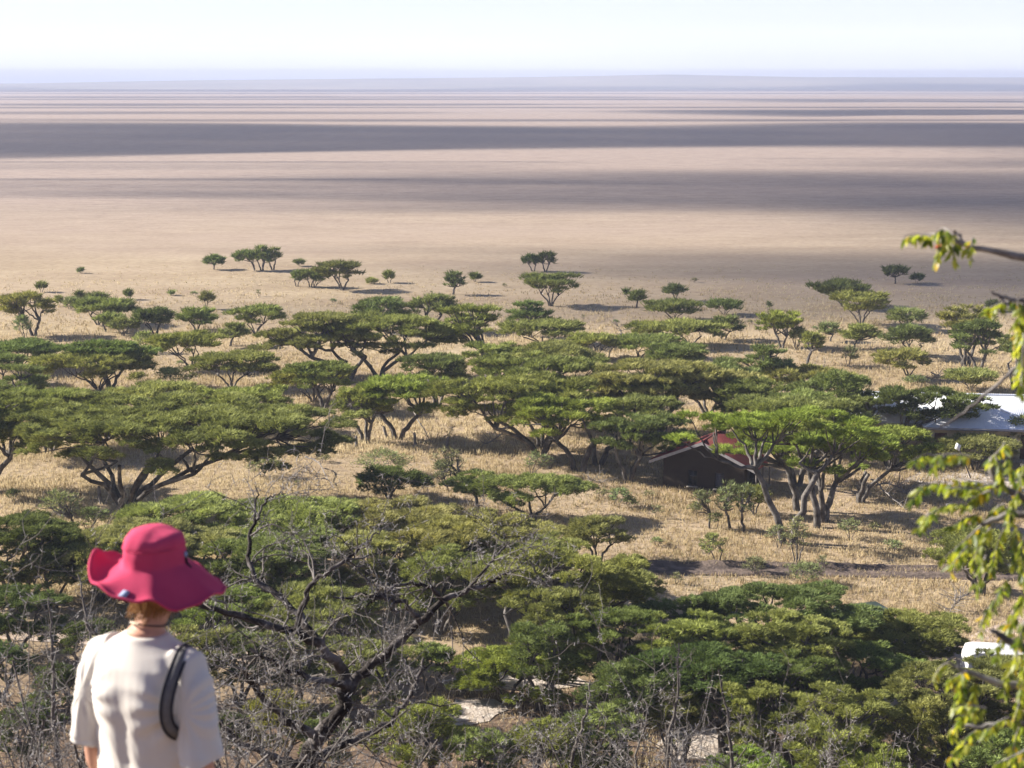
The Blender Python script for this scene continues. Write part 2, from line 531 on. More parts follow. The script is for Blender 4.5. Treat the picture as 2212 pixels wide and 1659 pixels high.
def foliage(b, rs, C, PR, TH, OUT, dens, s, up=0.45, sprig=(0.34, 0.06)):
    """sprays of thin leafy twigs in flattened pads: centres C, radii PR, half heights TH, outward unit vectors OUT"""
    n = np.maximum(8, (math.pi * PR ** 2 * dens / s ** 2)).astype(int)
    i = np.repeat(np.arange(len(C)), n)
    m = len(i)
    nt_ = np.maximum(6, (11 * PR / max(0.3, float(PR.mean())))).astype(int)[i]
    k = (rs.uniform(0, 1, m) * nt_).astype(int)
    hsh = np.sin(i * 12.9898 + k * 78.233) * 43758.5453
    hsh = hsh - np.floor(hsh)
    hs2 = np.sin(i * 39.425 + k * 11.135) * 24634.6345
    hs2 = hs2 - np.floor(hs2)
    ang = k * 2 * math.pi / nt_ + hsh * 0.55 + i * 1.3                  # each pad is a fan of leafy twigs
    rr = np.sqrt(rs.uniform(0.01, 1, m)) * (0.72 + 0.55 * hs2)
    rad = np.stack([np.cos(ang), np.sin(ang), 0 * ang], 1)
    lat = np.stack([-np.sin(ang), np.cos(ang), 0 * ang], 1)
    B = C[i] + rad * (PR[i] * rr)[:, None] + lat * (rs.normal(0, 0.10, m) * PR[i])[:, None]
    arch = TH[i] * (0.35 + 1.1 * hs2) * (1 - 1.25 * (rr - 0.25) ** 2)
    B[:, 2] += arch - TH[i] * 0.5 + rs.normal(0, 0.035, m) * s
    sg = rs.uniform(-1.0, 1.0, m)
    D = rad * 0.75 + lat * (sg * 0.75)[:, None] + OUT[i] * 0.22 + rs.normal(0, 0.22, (m, 3))
    D[:, 2] += up * rs.uniform(0.2, 1.7, m)
    D = unit(D)
    L = sprig[0] * s * rs.uniform(0.5, 1.35, m)
    W = sprig[1] * s * rs.uniform(0.7, 1.3, m)
    N = unit(rs.normal(0, 0.8, (m, 3)) + np.array([0, 0, 1.0]))
    ct = rs.uniform(0.0, 1.0, len(C))
    tone = np.clip(ct[i] * 0.35 + hsh * 0.2 + rs.uniform(0, 0.5, m), 0, 1)
    b.kites(B - D * (L * 0.4)[:, None], D, L, W, N, tone)

def limbs(b, rs, base, mids, forks, tips, r0, wob=0.10, K=8, sides=6):
    """base stems -> forks -> pads; every list of points ends on the next"""
    P, Q = [], []
    for (a, c, e, ra, rb) in base + mids + forks + tips:
        p = bez(np.array(a), np.array(c), np.array(e), K)
        ln = np.linalg.norm(np.array(e) - np.array(a))
        wv = rs.normal(0, wob * ln * 0.22, (K, 3)) * np.sin(np.linspace(0, math.pi, K))[:, None]
        P.append(p + wv)
        Q.append(np.linspace(ra, rb, K))
    b.tubes(P, Q, sides)

def crown_points(rs, kind, rx, ry, h, pr, n_over=1.0, tiers=1.0, skirt=0.0, low=1.0, dm=None):
    pts = []
    if kind in ('umbrella', 'layered'):
        n = int(np.clip(1.85 * n_over * rx * ry / pr ** 2, 7, 170))
        cand = []
        for k in range(n):
            best, bd = None, -1
            for _ in range(7):
                a, r = rs.uniform(0, 2 * math.pi), math.sqrt(rs.uniform(0, 1))
                q = np.array([r * math.cos(a), r * math.sin(a)])
                dd = min([np.linalg.norm(q - c) for c in cand], default=9)
                if dd > bd:
                    best, bd = q, dd
            cand.append(best)
        cand = np.array(cand)
        rim = 1 + 0.07 * np.sin(np.arctan2(cand[:, 1], cand[:, 0]) * 3 + rs.uniform(0, 6)) + 0.05 * np.sin(np.arctan2(cand[:, 1], cand[:, 0]) * 5 + rs.uniform(0, 6))
        r = np.linalg.norm(cand, axis=1)
        dome = dm if dm is not None else (0.15 if kind == 'umbrella' else 0.30)
        z = h * (1 - dome * r ** 2.2) + rs.normal(0, 0.07 * h * tiers, n) - 0.05 * h * rs.randint(0, 3, n)
        if kind == 'layered':
            lay = rs.randint(0, 3, n)
            z = h * (1 - 0.20 * lay) - 0.12 * h * r ** 2 + rs.normal(0, 0.02 * h, n)
            cand = cand * (0.55 + 0.24 * lay)[:, None]
        C = np.column_stack([cand[:, 0] * rx * 0.92 * rim, cand[:, 1] * ry * 0.92 * rim, z])
        # a few lower pads hanging under the rim
        nl = max(2 if low > 0 else 0, int(n * (0.34 + 0.5 * skirt) * low))
        a = rs.uniform(0, 2 * math.pi, nl)
        rr = rs.uniform(0.5, 1.0, nl)
        low = np.column_stack([np.cos(a) * rr * rx * 0.9, np.sin(a) * rr * ry * 0.9, h * rs.uniform(0.55 - 0.25 * skirt, 0.74, nl)])
        return np.concatenate([C, low])
    n = max(8, int(2.6 * n_over * rx * ry / pr ** 2))
    v = unit(rs.normal(0, 1, (n, 3)))
    v[:, 2] = np.where(v[:, 2] < -0.55, -v[:, 2], v[:, 2])
    rad = rs.uniform(0.45, 1.0, n) ** 0.6
    cz = {'round': 0.64, 'shrub': 0.60, 'tall': 0.62}[kind] * h
    hz = {'round': 0.36, 'shrub': 0.40, 'tall': 0.38}[kind] * h
    return np.column_stack([v[:, 0] * rad * rx * 0.85, v[:, 1] * rad * ry * 0.85, cz + v[:, 2] * rad * hz * 0.92])

COUNT = {}
def tree(label, kind, bx, by, L, Rr, top, tone='mid', h=None, name=None, cat=None, group=None, ratio=None, dens=None, stems=None, bark=None, spread=1.0, thin=False, seed=None, low=1.0, dm=None, fk=(0.36, 0.46)):
    ratio = ratio or (0.85 if kind in ('umbrella', 'layered') else 0.95)
    def solve(by_):
        p = gp(bx, by_)
        dep = depth_of(p)
        ppm = F_U / dep
        rx = (Rr - L) / 2 / ppm
        ry = min(rx * ratio, 7.5)
        e = math.asin(CAM_H / np.linalg.norm(p - np.array([0, 0, CAM_H])))
        H = (by_ - top) / ppm
        k = {'umbrella': 0.62, 'layered': 0.5}.get(kind, 0.18)
        return p, ppm, rx, ry, e, (H - k * ry * math.sin(e)) / math.cos(e)
    if h is not None:                                  # base hidden behind nearer crowns: the height is given, the base follows
        lo, hi = top + 2, 1900.0
        for _ in range(40):
            mid = (lo + hi) / 2
            if solve(mid)[5] < h:
                lo = mid
            else:
                hi = mid
        by = (lo + hi) / 2
    p, ppm, rx, ry, e, hh = solve(by)
    if hh < 0.25 * rx:
        hh = 0.25 * rx
    h = hh
    sd = seed if seed is not None else int(bx * 7 + by * 13 + top * 3) % 100000
    rs = np.random.RandomState(sd)
    off = ((L + Rr) / 2 - bx) / ppm
    dist = np.linalg.norm(p[:2])
    if 104 < dist < 190 and low == 1.0 and kind != 'shrub' and kind != 'tall':
        rx *= 1.07
        ry *= 1.07
    s = float(np.clip((dist / 115.0) ** 1.3, 0.52, 2.4))
    small = kind in ('shrub', 'tall') or rx < 1.2
    nm = name or {'umbrella': 'umbrella_acacia', 'layered': 'layered_acacia', 'round': 'round_acacia', 'shrub': 'thorn_shrub', 'tall': 'slender_acacia'}[kind]
    cat = cat or ('shrub' if kind == 'shrub' else 'tree')
    group = group or {'umbrella': 'umbrella acacias of the savanna woodland', 'layered': 'umbrella acacias of the savanna woodland', 'round': 'round crowned acacias of the savanna woodland',
                      'shrub': 'thorn shrubs in the dry grass', 'tall': 'slender young acacias'}[kind]
    root = empty(nm, (p[0], p[1], -0.05))
    tag(root, label, cat, group)
    pr = float(np.clip(0.215 * rx, 0.2, 0.98))
    C = crown_points(rs, kind, rx, ry, h, pr, skirt=float(np.clip((96 - dist) / 10, 0, 1)) if bark is None and h < 5.8 else 0.0, low=low, dm=dm)
    C[:, 0] += off
    PR = pr * rs.uniform(0.6, 1.35, len(C))
    flat = {'umbrella': 0.22, 'layered': 0.18}.get(kind, 0.42)
    TH = PR * flat
    C[:, 2] = np.minimum(C[:, 2], h - TH * 0.8)
    C[:, 2] = np.maximum(C[:, 2], 0.25 * h if not small else 0.16 * h)
    cc = np.array([off, 0, h * 0.45])
    OUT = unit(C - cc)
    d_ = dens or {'umbrella': 215, 'layered': 180, 'round': 140, 'shrub': 66, 'tall': 78}[kind]
    b = MB()
    foliage(b, rs, C, PR, TH, OUT, d_, s, up=0.42 if not thin else 0.3, sprig=(0.40, 0.056) if kind != 'shrub' else (0.30, 0.05))
    b.build('crown', M_LEAF, root, tone=True, color=tuple(c * rs.uniform(0.93, 1.07) for c in TONES[tone]))
    # trunk and limbs
    t = MB()
    ns = stems or (rs.randint(2, 5) if kind in ('umbrella', 'round') else rs.randint(1, 4))
    if kind == 'shrub':
        ns = stems or 4
    r0 = (0.036 if kind in ('umbrella', 'layered', 'round') else 0.022) * h * (1.5 / math.sqrt(ns)) * (0.8 + 0.05 * rx)
    r0 = float(np.clip(r0, 0.018, 0.23))
    a0 = rs.uniform(0, 6.28)
    bs, md, fk_, tp = [], [], [], []
    K1 = []
    for k in range(ns):
        a = a0 + k * 6.283 / ns + rs.uniform(-0.3, 0.3)
        o = np.array([math.cos(a), math.sin(a), 0])
        foot = o * (0.06 + 0.035 * h * (ns > 1)) * rs.uniform(0.6, 1.3)
        f1 = foot + np.array([o[0] * rx * 0.30 * spread + off * 0.35, o[1] * ry * 0.30 * spread, h * rs.uniform(*fk)])
        bs.append((foot - np.array([0, 0, 0.1]), foot + np.array([o[0] * 0.05 * rx, o[1] * 0.05 * rx, h * 0.22]), f1, r0 * 1.15, r0 * 0.75))
        K1.append((f1, o))
    nf = max(ns, min(14, int(len(C) / 4) + 1))
    idx = rs.permutation(len(C))[:nf]
    K2 = []
    for j in idx:
        tgt = C[j] * np.array([0.62, 0.62, 0.80]) + np.array([off * 0.3, 0, 0])
        q = min(K1, key=lambda z: np.linalg.norm(z[0][:2] - tgt[:2]))[0]
        ctrl = (q + tgt) / 2 + np.array([0, 0, -0.03 * h])
        md.append((q, ctrl, tgt, r0 * 0.68, r0 * 0.36))
        K2.append(tgt)
    K2 = np.array(K2)
    for j in range(len(C)):
        q = K2[np.argmin(np.linalg.norm(K2 - C[j], axis=1))]
        e_ = C[j] - np.array([0, 0, TH[j] * 0.3])
        tp.append((q, (q + e_) / 2 + np.array([0, 0, -0.04 * h]), e_, r0 * 0.34, max(0.012, r0 * 0.12)))
    limbs(t, rs, bs, md, fk_, tp, r0, K=7, sides=6 if dist < 130 else 4)
    if dist < 135:
        P, Q = [], []
        for j in range(len(C)):
            for _ in range(6 if dist < 100 else 4):
                a = rs.uniform(0, 6.28)
                e_ = C[j] + np.array([math.cos(a) * PR[j] * 0.85, math.sin(a) * PR[j] * 0.85, -TH[j] * 0.35])
                st = C[j] - np.array([0, 0, TH[j] * 0.45])
                P.append(bez(st, (st + e_) / 2 + np.array([0, 0, -0.08]), e_, 5))
                Q.append(np.linspace(0.018, 0.007, 5) * (1.0 if not small else 0.7))
        t.tubes(P, Q, 3)
    t.build('trunk', bark or M_BARK, root, smooth=True)
    COUNT[nm] = COUNT.get(nm, 0) + 1
    return root

FAR = 'lone trees far out on the open plain'
MIDS = None
def T(*a, **k):
    return tree(*a, **k)

# ---- far out on the plain
T('small round tree standing apart beside the farthest three tree clump', 'round', 462, 582, 437, 489, 551, 'dark', group=FAR)
T('low spreading tree in the farthest three tree clump, next to the small round one', 'umbrella', 549, 584, 503, 562, 541, 'dark', group=FAR, ratio=0.6)
T('tallest middle tree of the farthest three tree clump on the plain', 'layered', 566, 585, 538, 592, 531.5, 'dark', group=FAR, stems=3)
T('dense tree at the inner end of the farthest three tree clump', 'round', 590, 583, 563, 612, 533, 'dark', group=FAR)
T('tiny umbrella tree on the plain just beside the farthest clump', 'umbrella', 647, 575, 635, 658, 562, 'dark', group=FAR)
T('drooping dark tree at the near end of three low ones on the plain', 'round', 641, 619, 628, 659, 584, 'dark', group=FAR)
T('low flat tree in the middle of a row of three on the plain', 'umbrella', 671, 620, 645, 697, 582, 'dark', group=FAR, stems=2)
T('low leaning tree ending the row of three beside the vase shaped tree', 'umbrella', 680, 621, 672, 718, 586, 'dark', group=FAR)
T('vase shaped umbrella tree rising behind the row of three on the plain', 'umbrella', 739, 627, 684, 781, 563, 'dark', group=FAR, stems=3)
T('tiny bush alone on the open plain far from every tree', 'shrub', 175, 590, 167, 183, 579, 'dark', group=FAR)
T('small ragged tree on the plain above the crown at the picture edge', 'round', 90, 631, 78, 103, 609, 'dark', group=FAR)
T('tiny slender dark tree on the plain behind the flat green umbrella', 'tall', 279, 647, 268, 289, 626, 'dark', group=FAR)
T('narrow tiered tree taller than its neighbours at the plain\'s near edge', 'tall', 446, 668, 430, 466, 627, 'mid', group=FAR)
T('tiny sparse sapling on the plain above the tiered tree', 'shrub', 371, 638, 363, 379, 628, 'grey', group=FAR)
T('two lobed green bush on the plain beside a low pale shrub', 'round', 841, 611, 826, 853, 586, 'mid', group=FAR)
T('low pale shrub on the plain beside the two lobed bush', 'shrub', 802, 613, 790, 817, 601, 'pale', group=FAR)
T('small lopsided umbrella tree alone on the plain with a bare stem', 'layered', 978, 636, 956, 1008, 586, 'dark', group=FAR, stems=1)
T('small dark bush beside the lopsided umbrella tree on the plain', 'round', 1026, 609, 1013, 1040, 591, 'dark', group=FAR)
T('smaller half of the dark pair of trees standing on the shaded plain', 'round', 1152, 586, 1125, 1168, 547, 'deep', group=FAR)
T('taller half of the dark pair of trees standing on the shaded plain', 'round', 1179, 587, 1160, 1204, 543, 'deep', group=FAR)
T('wide vase shaped umbrella below the dark pair, largest lone tree on the plain', 'umbrella', 1190, 661, 1127, 1246, 590, 'mid', group=FAR, stems=4, ratio=0.8)
T('tiny ball crowned tree on a thin stem on the plain', 'tall', 1352, 642, 1344, 1359, 623, 'dark', group=FAR, stems=1)
T('small round dark tree beside the tiny ball crowned one', 'round', 1375, 665, 1354, 1400, 626, 'dark', group=FAR, stems=1)
T('round tree peeping over a slanting umbrella crown on the plain', 'round', 1458, 650, 1426, 1486, 614, 'dark', group=FAR)
T('slanting umbrella tree with several pale stems at the near edge of the plain', 'umbrella', 1455, 692, 1397, 1515, 646, 'mid', group=FAR, stems=5)
T('small domed tree on the plain above a dense round one', 'umbrella', 1565, 680, 1527, 1602, 647, 'mid', group=FAR)
T('dense round grey green tree with two short stems on the plain', 'round', 1563, 735, 1524, 1606, 681, 'dark', group=FAR, stems=2)
T('tiny pale sapling alone in the bright grass of the plain', 'shrub', 1660, 670, 1653, 1668, 651, 'grey', group=FAR)
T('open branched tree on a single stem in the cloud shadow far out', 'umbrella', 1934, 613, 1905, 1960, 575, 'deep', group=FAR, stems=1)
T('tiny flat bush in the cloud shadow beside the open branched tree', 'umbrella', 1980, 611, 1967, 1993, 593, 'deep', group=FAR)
T('wide dark umbrella leaning behind the tall vase tree at the shadow edge', 'umbrella', 1822, 663, 1755, 1882, 604, 'dark', stems=2)
T('tall vase tree with an open crown at the edge of the cloud shadow', 'umbrella', 1859, 701, 1796, 1914, 630, 'olive', stems=5)
T('yellow green tree on two stems in the grass short of the cloud shadow', 'umbrella', 1688, 751, 1640, 1728, 673, 'yellow', stems=2)
T('small dark tree tucked against the yellow green one', 'round', 1720, 752, 1703, 1745, 704, 'dark')
T('sparse leaning tree with a long pale stem in the bright grass', 'umbrella', 1743, 788, 1726, 1778, 716, 'olive', stems=1)
T('small oval grey tree between the sparse leaning tree and the tiered one', 'round', 1792, 737, 1767, 1813, 695, 'grey', stems=1)
T('thin tiered tree spreading flat arms below the tall vase tree', 'layered', 1846, 754, 1815, 1904, 700, 'olive', stems=1)
T('small round bush on thin stems below the thin tiered tree', 'shrub', 1833, 792, 1814, 1856, 745, 'grey', stems=3)
T('bushy green tree behind the topmost of three stacked crowns', 'round', 1956, 713, 1912, 2002, 663, 'mid')
T('middle of three stacked crowns, dense and dark on its shaded side', 'round', 1972, 772, 1900, 2018, 700, 'dark', stems=3)
T('lowest of three stacked crowns, a spreading umbrella with a forked base', 'umbrella', 1963, 816, 1888, 2002, 753, 'olive', stems=3)
T('broad tall crown rising behind the metal roof at the leafy branch side', 'umbrella', 2084, 792, 2028, 2140, 659, 'olive', stems=3)
T('dark crown on forked white stems behind the metal roof', 'layered', 2114, 806, 2044, 2180, 688, 'dark', stems=3)
T('low bushy tree on a row of short stems right behind the metal roof', 'umbrella', 2096, 843, 2046, 2148, 795, 'pale', stems=5)
T('tall tree with bare white stems half hidden by the near leafy branch', 'umbrella', 2193, 839, 2155, 2240, 711, 'dark', stems=4)
T('low pale scrub beyond the end of the metal roof ridge', 'shrub', 1981, 832, 1949, 2004, 810, 'grey', dens=40)
T('tiny dark crown peeping over the broad tall one behind the metal roof', 'round', 2146, 672, 2128, 2160, 650, 'dark')

# ---- middle distance
T('dense dark green dome at the plain\'s edge above the big central umbrella', 'round', 823, 716, 754, 896, 639, 'dark', stems=4)
T('brighter bulging dome beside the dense dark green one', 'round', 931, 716, 877, 993, 632, 'mid', stems=3)
T('tall tree with a long white stem at the edge of the central grass gap', 'umbrella', 1055, 812, 962, 1080, 657, 'olive', stems=2)
T('tree with dark jagged tiered arms behind the leaning umbrella', 'layered', 1143, 727, 1095, 1191, 647, 'dark', stems=2)
T('wide umbrella leaning over the bright grass beside the white stemmed tree', 'umbrella', 1170, 746, 1054, 1253, 690, 'mid', stems=4, ratio=0.6)
T('small flat tree with slender forked stems in the bright grass', 'umbrella', 1284, 774, 1227, 1335, 718, 'olive', stems=3)
T('flat crown on pale stems above the dark line of the long woodland canopy', 'umbrella', 1381, 774, 1335, 1465, 720, 'mid', stems=3)
T('open umbrella with curved dark limbs at the edge of the bright grass', 'umbrella', 1490, 748, 1363, 1563, 691, 'olive', stems=3, ratio=0.55)
T('rounded green crown below the open umbrella with curved limbs', 'umbrella', 1455, 802, 1388, 1521, 740, 'dark')
T('big many tiered umbrella on leaning forked trunks at the wood\'s centre', 'layered', 754, 818, 556, 842, 672, 'mid', stems=3, ratio=0.6, spread=1.5)
T('wide flat umbrella on thick leaning trunks beside the many tiered one', 'umbrella', 818, 816, 700, 1004, 676, 'mid', stems=4, ratio=0.55, spread=1.5)
T('tree on bare dark limbs beside stumps in the central clearing', 'umbrella', 859, 948, 765, 969, 806, 'bright', stems=2, spread=1.3)
T('shaggy grey green tree with slim crooked stems beside the bare limbed one', 'round', 791, 955, 713, 846, 822, 'olive', stems=3)
T('long flat crown sweeping toward the clearing on a leaning trunk cluster', 'umbrella', 1168, 987, 936, 1272, 806, 'olive', stems=4, ratio=0.55, spread=1.4)
T('bright green double lobed crown on a straight double trunk', 'umbrella', 1250, 1018, 1100, 1328, 853, 'bright', stems=2, ratio=0.5)
T('dark spreading crown on a thick leaning black trunk beside the bright one', 'umbrella', 1292, 1004, 1280, 1482, 850, 'mid', stems=2, ratio=0.55)
T('smaller tree on slim pale stems between the black trunk and the house', 'umbrella', 1360, 1041, 1286, 1476, 893, 'dark', stems=3, ratio=0.6)
T('long upper canopy layer behind the bright green double crown', 'umbrella', 1180, 900, 1035, 1305, 762, 'mid', h=6.2, ratio=0.6)
T('broad canopy behind the house, grey green along its top', 'umbrella', 1420, 900, 1255, 1562, 772, 'pale', h=6.2, ratio=0.6)
T('dark umbrella on upright stems behind the house roof', 'umbrella', 1530, 903, 1432, 1642, 770, 'dark', stems=4)
T('jagged dark crown at the end of the long woodland canopy', 'layered', 1655, 850, 1588, 1716, 740, 'dark', h=5.2)
T('low olive crown with thin pale stems at the grass edge', 'umbrella', 1740, 874, 1660, 1836, 787, 'olive', stems=5)
T('small domed crown above the long upper canopy layer', 'umbrella', 1180, 840, 1076, 1291, 738, 'mid', h=4.8)
T('dark dome crown between the olive crown and the metal roof', 'round', 1795, 930, 1695, 1890, 797, 'dark', h=6.5, ratio=0.7)
T('large dark umbrella on slanting limbs overlapping the metal roof', 'umbrella', 1850, 985, 1812, 2126, 832, 'deep', stems=3, ratio=0.45)
T('wide grey green crown behind the tree that shades the house', 'umbrella', 1720, 985, 1570, 1882, 852, 'mid', h=6.4, ratio=0.6)
T('great umbrella leaning over the red roof on a pale forked trunk', 'umbrella', 1700, 1172, 1440, 1900, 878, 'bright', stems=2, ratio=0.30, spread=0.9, low=0.0, dm=0.09, fk=(0.50, 0.62))
T('drooping outer bough of leaves hanging beside the pale forked trunk', 'umbrella', 1765, 1140, 1596, 1860, 905, 'bright', stems=1, ratio=0.30, dm=0.06, low=0.0, spread=0.7, fk=(0.45, 0.55))
T('rounded crown on twin dark trunks behind the pale forked trunk', 'umbrella', 1780, 1127, 1705, 1925, 925, 'bright', stems=2, ratio=0.55)
T('bushy crown on white bare stems between the house tree and the brown door', 'umbrella', 1858, 1086, 1855, 2024, 920, 'bright', stems=3, ratio=0.6)
T('neat grey green umbrella in front of the cream wall', 'umbrella', 2110, 1015, 2029, 2190, 938, 'mid', stems=3, ratio=0.8)
T('crown hiding the end of the metal roofed building by the leafy branch', 'round', 2190, 986, 2150, 2252, 893, 'olive', stems=3)
T('giant umbrella acacia on a fan of many trunks, widest crown of all', 'umbrella', 275, 1106, 30, 765, 846, 'mid', stems=9, ratio=0.75, spread=1.3, dm=0.10, low=0.6, fk=(0.42, 0.56))
T('umbrella with drooping dark limbs beside the giant, cut by the picture edge', 'umbrella', -25, 1062, -190, 110, 838, 'mid', stems=3)
T('vase crowned tree on a dark stem at the plain\'s edge, nearest the picture edge', 'umbrella', 74, 725, 0, 118, 631, 'olive', stems=2)
T('small feathery bush under the vase crowned tree', 'shrub', 54, 732, 28, 71, 677, 'grey')
T('grey bush between the vase crowned tree and the flat green umbrella', 'round', 151, 668, 132, 177, 643, 'grey')
T('small dark peaked crown behind the grey bush', 'tall', 173, 657, 159, 186, 629, 'dark')
T('low dark crown behind the flat green umbrella', 'umbrella', 209, 661, 186, 233, 633, 'dark')
T('pale bush close behind the vase crowned tree', 'shrub', 128, 661, 117, 140, 638, 'pale')
T('flat green umbrella sharp against the plain behind small trees', 'umbrella', 212, 702, 163, 292, 643, 'mid', stems=3)
T('small flat tree on a short dark stem before the flat green umbrella', 'umbrella', 230, 716, 208, 270, 676, 'mid', stems=1)
T('green bush leaning against the densest dark tree', 'round', 266, 725, 233, 300, 686, 'mid')
T('densest darkest round tree of the woodland edge', 'round', 335, 724, 277, 381, 660, 'deep', stems=4)
T('tiered spreading tree below the narrow tiered one', 'layered', 425, 716, 374, 480, 663, 'mid', stems=2)
T('open crowned tree with slim slanting stems beside the big tiered umbrella', 'umbrella', 552, 723, 503, 610, 659, 'mid', stems=4)
T('thin double tiered sapling before the open crowned tree', 'layered', 497, 748, 471, 541, 697, 'mid', stems=1)
T('dark umbrella canopy running in from the picture edge above the vase stemmed one', 'umbrella', 45, 800, -40, 127, 733, 'dark', stems=3)
T('dark rounded crown cut by the picture edge under the dark canopy', 'umbrella', 5, 830, -60, 50, 762, 'dark', stems=2)
T('large bowl shaped tree on a fan of thin grey stems', 'umbrella', 212, 843, 78, 328, 752, 'olive', stems=7, ratio=0.7)
T('dark flat canopy showing above the bowl shaped tree', 'umbrella', 240, 800, 140, 328, 732, 'dark', h=4.5, ratio=0.6)
T('light domed tree on crooked grey stems beside the bowl shaped tree', 'umbrella', 412, 798, 328, 466, 714, 'olive', stems=4)
T('pale bush behind the light domed tree', 'shrub', 310, 762, 286, 334, 712, 'pale')
T('dark stepped crown low at the picture edge above the giant umbrella', 'layered', 50, 852, -25, 122, 784, 'dark', h=5.0)
T('dark green umbrella with a long low limb before the big tiered one', 'umbrella', 500, 840, 420, 592, 757, 'mid', stems=4)
T('pale rounded scrub between the light domed tree and the giant umbrella', 'shrub', 385, 840, 334, 437, 788, 'pale', dens=80)
T('small green bush under the bowl shaped tree', 'shrub', 302, 825, 272, 326, 803, 'mid')
T('yellowish crown on white leaning stems below the big tiered umbrella', 'umbrella', 677, 868, 590, 744, 790, 'olive', stems=5)
T('pale green canopy strip just behind the giant umbrella', 'umbrella', 338, 900, 243, 434, 822, 'pale', h=3.6)
T('olive canopy strip between the giant umbrella and the white stems', 'umbrella', 540, 900, 448, 628, 828, 'olive', h=3.8)
T('dark canopy over the far side of the giant umbrella', 'umbrella', 110, 930, -10, 228, 832, 'mid', h=5.0)
T('feathery pale bush at the tip of the giant umbrella\'s shade', 'shrub', 565, 1032, 532, 613, 980, 'grey', dens=45)
T('loose leafless looking shrub behind the dark vine covered bush', 'shrub', 820, 1028, 760, 896, 968, 'grey', dens=28)
T('dark round bush in the dry grass below the clearing', 'round', 840, 1078, 772, 930, 1008, 'deep', stems=4)
T('dead upright stump wrapped in dark vines beside the round bush', 'tall', 781, 1066, 770, 795, 1024, 'deep', stems=1, name='vine_covered_stump', cat='stump', group='stumps', dens=160)
T('crooked sapling with few leaves above the dry grass of the clearing', 'tall', 1030, 1098, 935, 1010, 958, 'grey', dens=22, stems=1)
T('thin little sapling beside the crooked one', 'tall', 968, 1060, 930, 984, 988, 'grey', dens=26, stems=1)
T('grey thorny tangle under the leaning trunk cluster', 'shrub', 1151, 1027, 1128, 1197, 973, 'grey', dens=30)
T('young feathery sapling in the open grass short of the house', 'shrub', 1334, 1094, 1308, 1368, 1050, 'grey', dens=50)
T('low spreading acacia on black forked limbs at the meadow edge', 'umbrella', 1147, 1124, 978, 1268, 1019, 'mid', stems=3, ratio=0.5)
T('young tree with a bent stem leaning off, in front of the house wall', 'tall', 1531, 1141, 1487, 1542, 1052, 'grey', stems=1, dens=75)
T('tallest feathery young tree in front of the house wall', 'tall', 1578, 1144, 1540, 1597, 1033, 'grey', stems=1, dens=85)
T('young tree nearest the pale forked trunk on a straight dark stem', 'tall', 1606, 1149, 1580, 1632, 1036, 'grey', stems=1, dens=85)
T('smallest of the young trees in front of the house wall', 'shrub', 1548, 1142, 1528, 1568, 1103, 'grey', stems=1)
T('dark bush at the house corner behind the young trees', 'round', 1628, 1112, 1590, 1664, 1046, 'mid')
T('small shrub topped with yellow blossom in the open grass', 'shrub', 1550, 1217, 1504, 1572, 1144, 'pale', stems=2, dens=70)
T('feathery bush growing against the foot of the pale forked trunk', 'shrub', 1721, 1214, 1686, 1752, 1112, 'grey', dens=60)
T('twiggy grey shrub just short of the pale forked trunk', 'shrub', 1683, 1182, 1650, 1702, 1128, 'grey', dens=22)
T('small bare branched sapling beyond the pale forked trunk', 'shrub', 1835, 1164, 1804, 1863, 1116, 'grey', dens=22)
T('wispy grey shrub growing on the dark dirt track', 'shrub', 1632, 1240, 1596, 1662, 1200, 'grey', dens=26)
T('spreading pale shrub below the dirt track at the foot of the meadow', 'shrub', 1736, 1262, 1690, 1792, 1213, 'grey', dens=45)
T('big grey green bush behind the leaves of the near branch', 'round', 2115, 1282, 1975, 2232, 1140, 'olive', stems=4)
T('leaning sapling with bare dark stem short of the giant umbrella', 'tall', 160, 1157, 82, 190, 1052, 'grey', stems=1, dens=22)
T('feathery shrub beside the leaning sapling', 'shrub', 192, 1150, 160, 242, 1091, 'grey', dens=45)

# ---- near crowns at the foot of the hill
T('pale green flat crown under the giant umbrella, directly above the pink hat', 'umbrella', 400, 1150, 262, 560, 1062, 'pale', h=4.0, ratio=0.9)
T('pale flat crown between the pink hat and the dark round bush', 'umbrella', 620, 1160, 480, 800, 1066, 'pale', h=4.4)
T('pale green crown close below the dark round bush', 'umbrella', 830, 1150, 700, 985, 1066, 'pale', h=4.2)
T('flat pale crown below the low acacia with black forked limbs', 'umbrella', 1080, 1240, 915, 1215, 1102, 'pale', h=4.2)
T('pale crown behind the twiggy top of the bare thorn tree', 'umbrella', 800, 1260, 702, 915, 1142, 'pale', h=4.0)
T('sunlit crown behind the crown of the pink hat', 'umbrella', 380, 1265, 160, 560, 1122, 'pale', h=4.2, ratio=0.8)
T('green crown between the hat brim and the bare thorn tree\'s tall spike', 'umbrella', 590, 1300, 450, 745, 1145, 'mid', h=4.2)
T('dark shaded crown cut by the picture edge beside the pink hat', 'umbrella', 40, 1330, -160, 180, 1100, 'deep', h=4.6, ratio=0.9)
T('dark lower bush between the shaded crown and the pink hat', 'round', 110, 1310, 20, 205, 1178, 'dark', h=3.6)
T('round grey bush at the edge of the open meadow', 'round', 1290, 1216, 1214, 1372, 1110, 'mid', stems=3)
T('large sunlit crown on a white Y shaped trunk at the picture centre', 'umbrella', 1128, 1425, 1030, 1392, 1162, 'olive', stems=2, ratio=0.6)
T('crown wedged between the thorn tree\'s long limb and the Y shaped trunk', 'umbrella', 950, 1340, 868, 1110, 1178, 'mid', h=4.4)
T('yellowish flat topped crown standing over the pale sand', 'umbrella', 1095, 1515, 972, 1255, 1388, 'yellow', stems=2, ratio=0.7)
T('dark crown beside the yellowish flat topped one', 'round', 930, 1490, 880, 995, 1385, 'mid', stems=2)
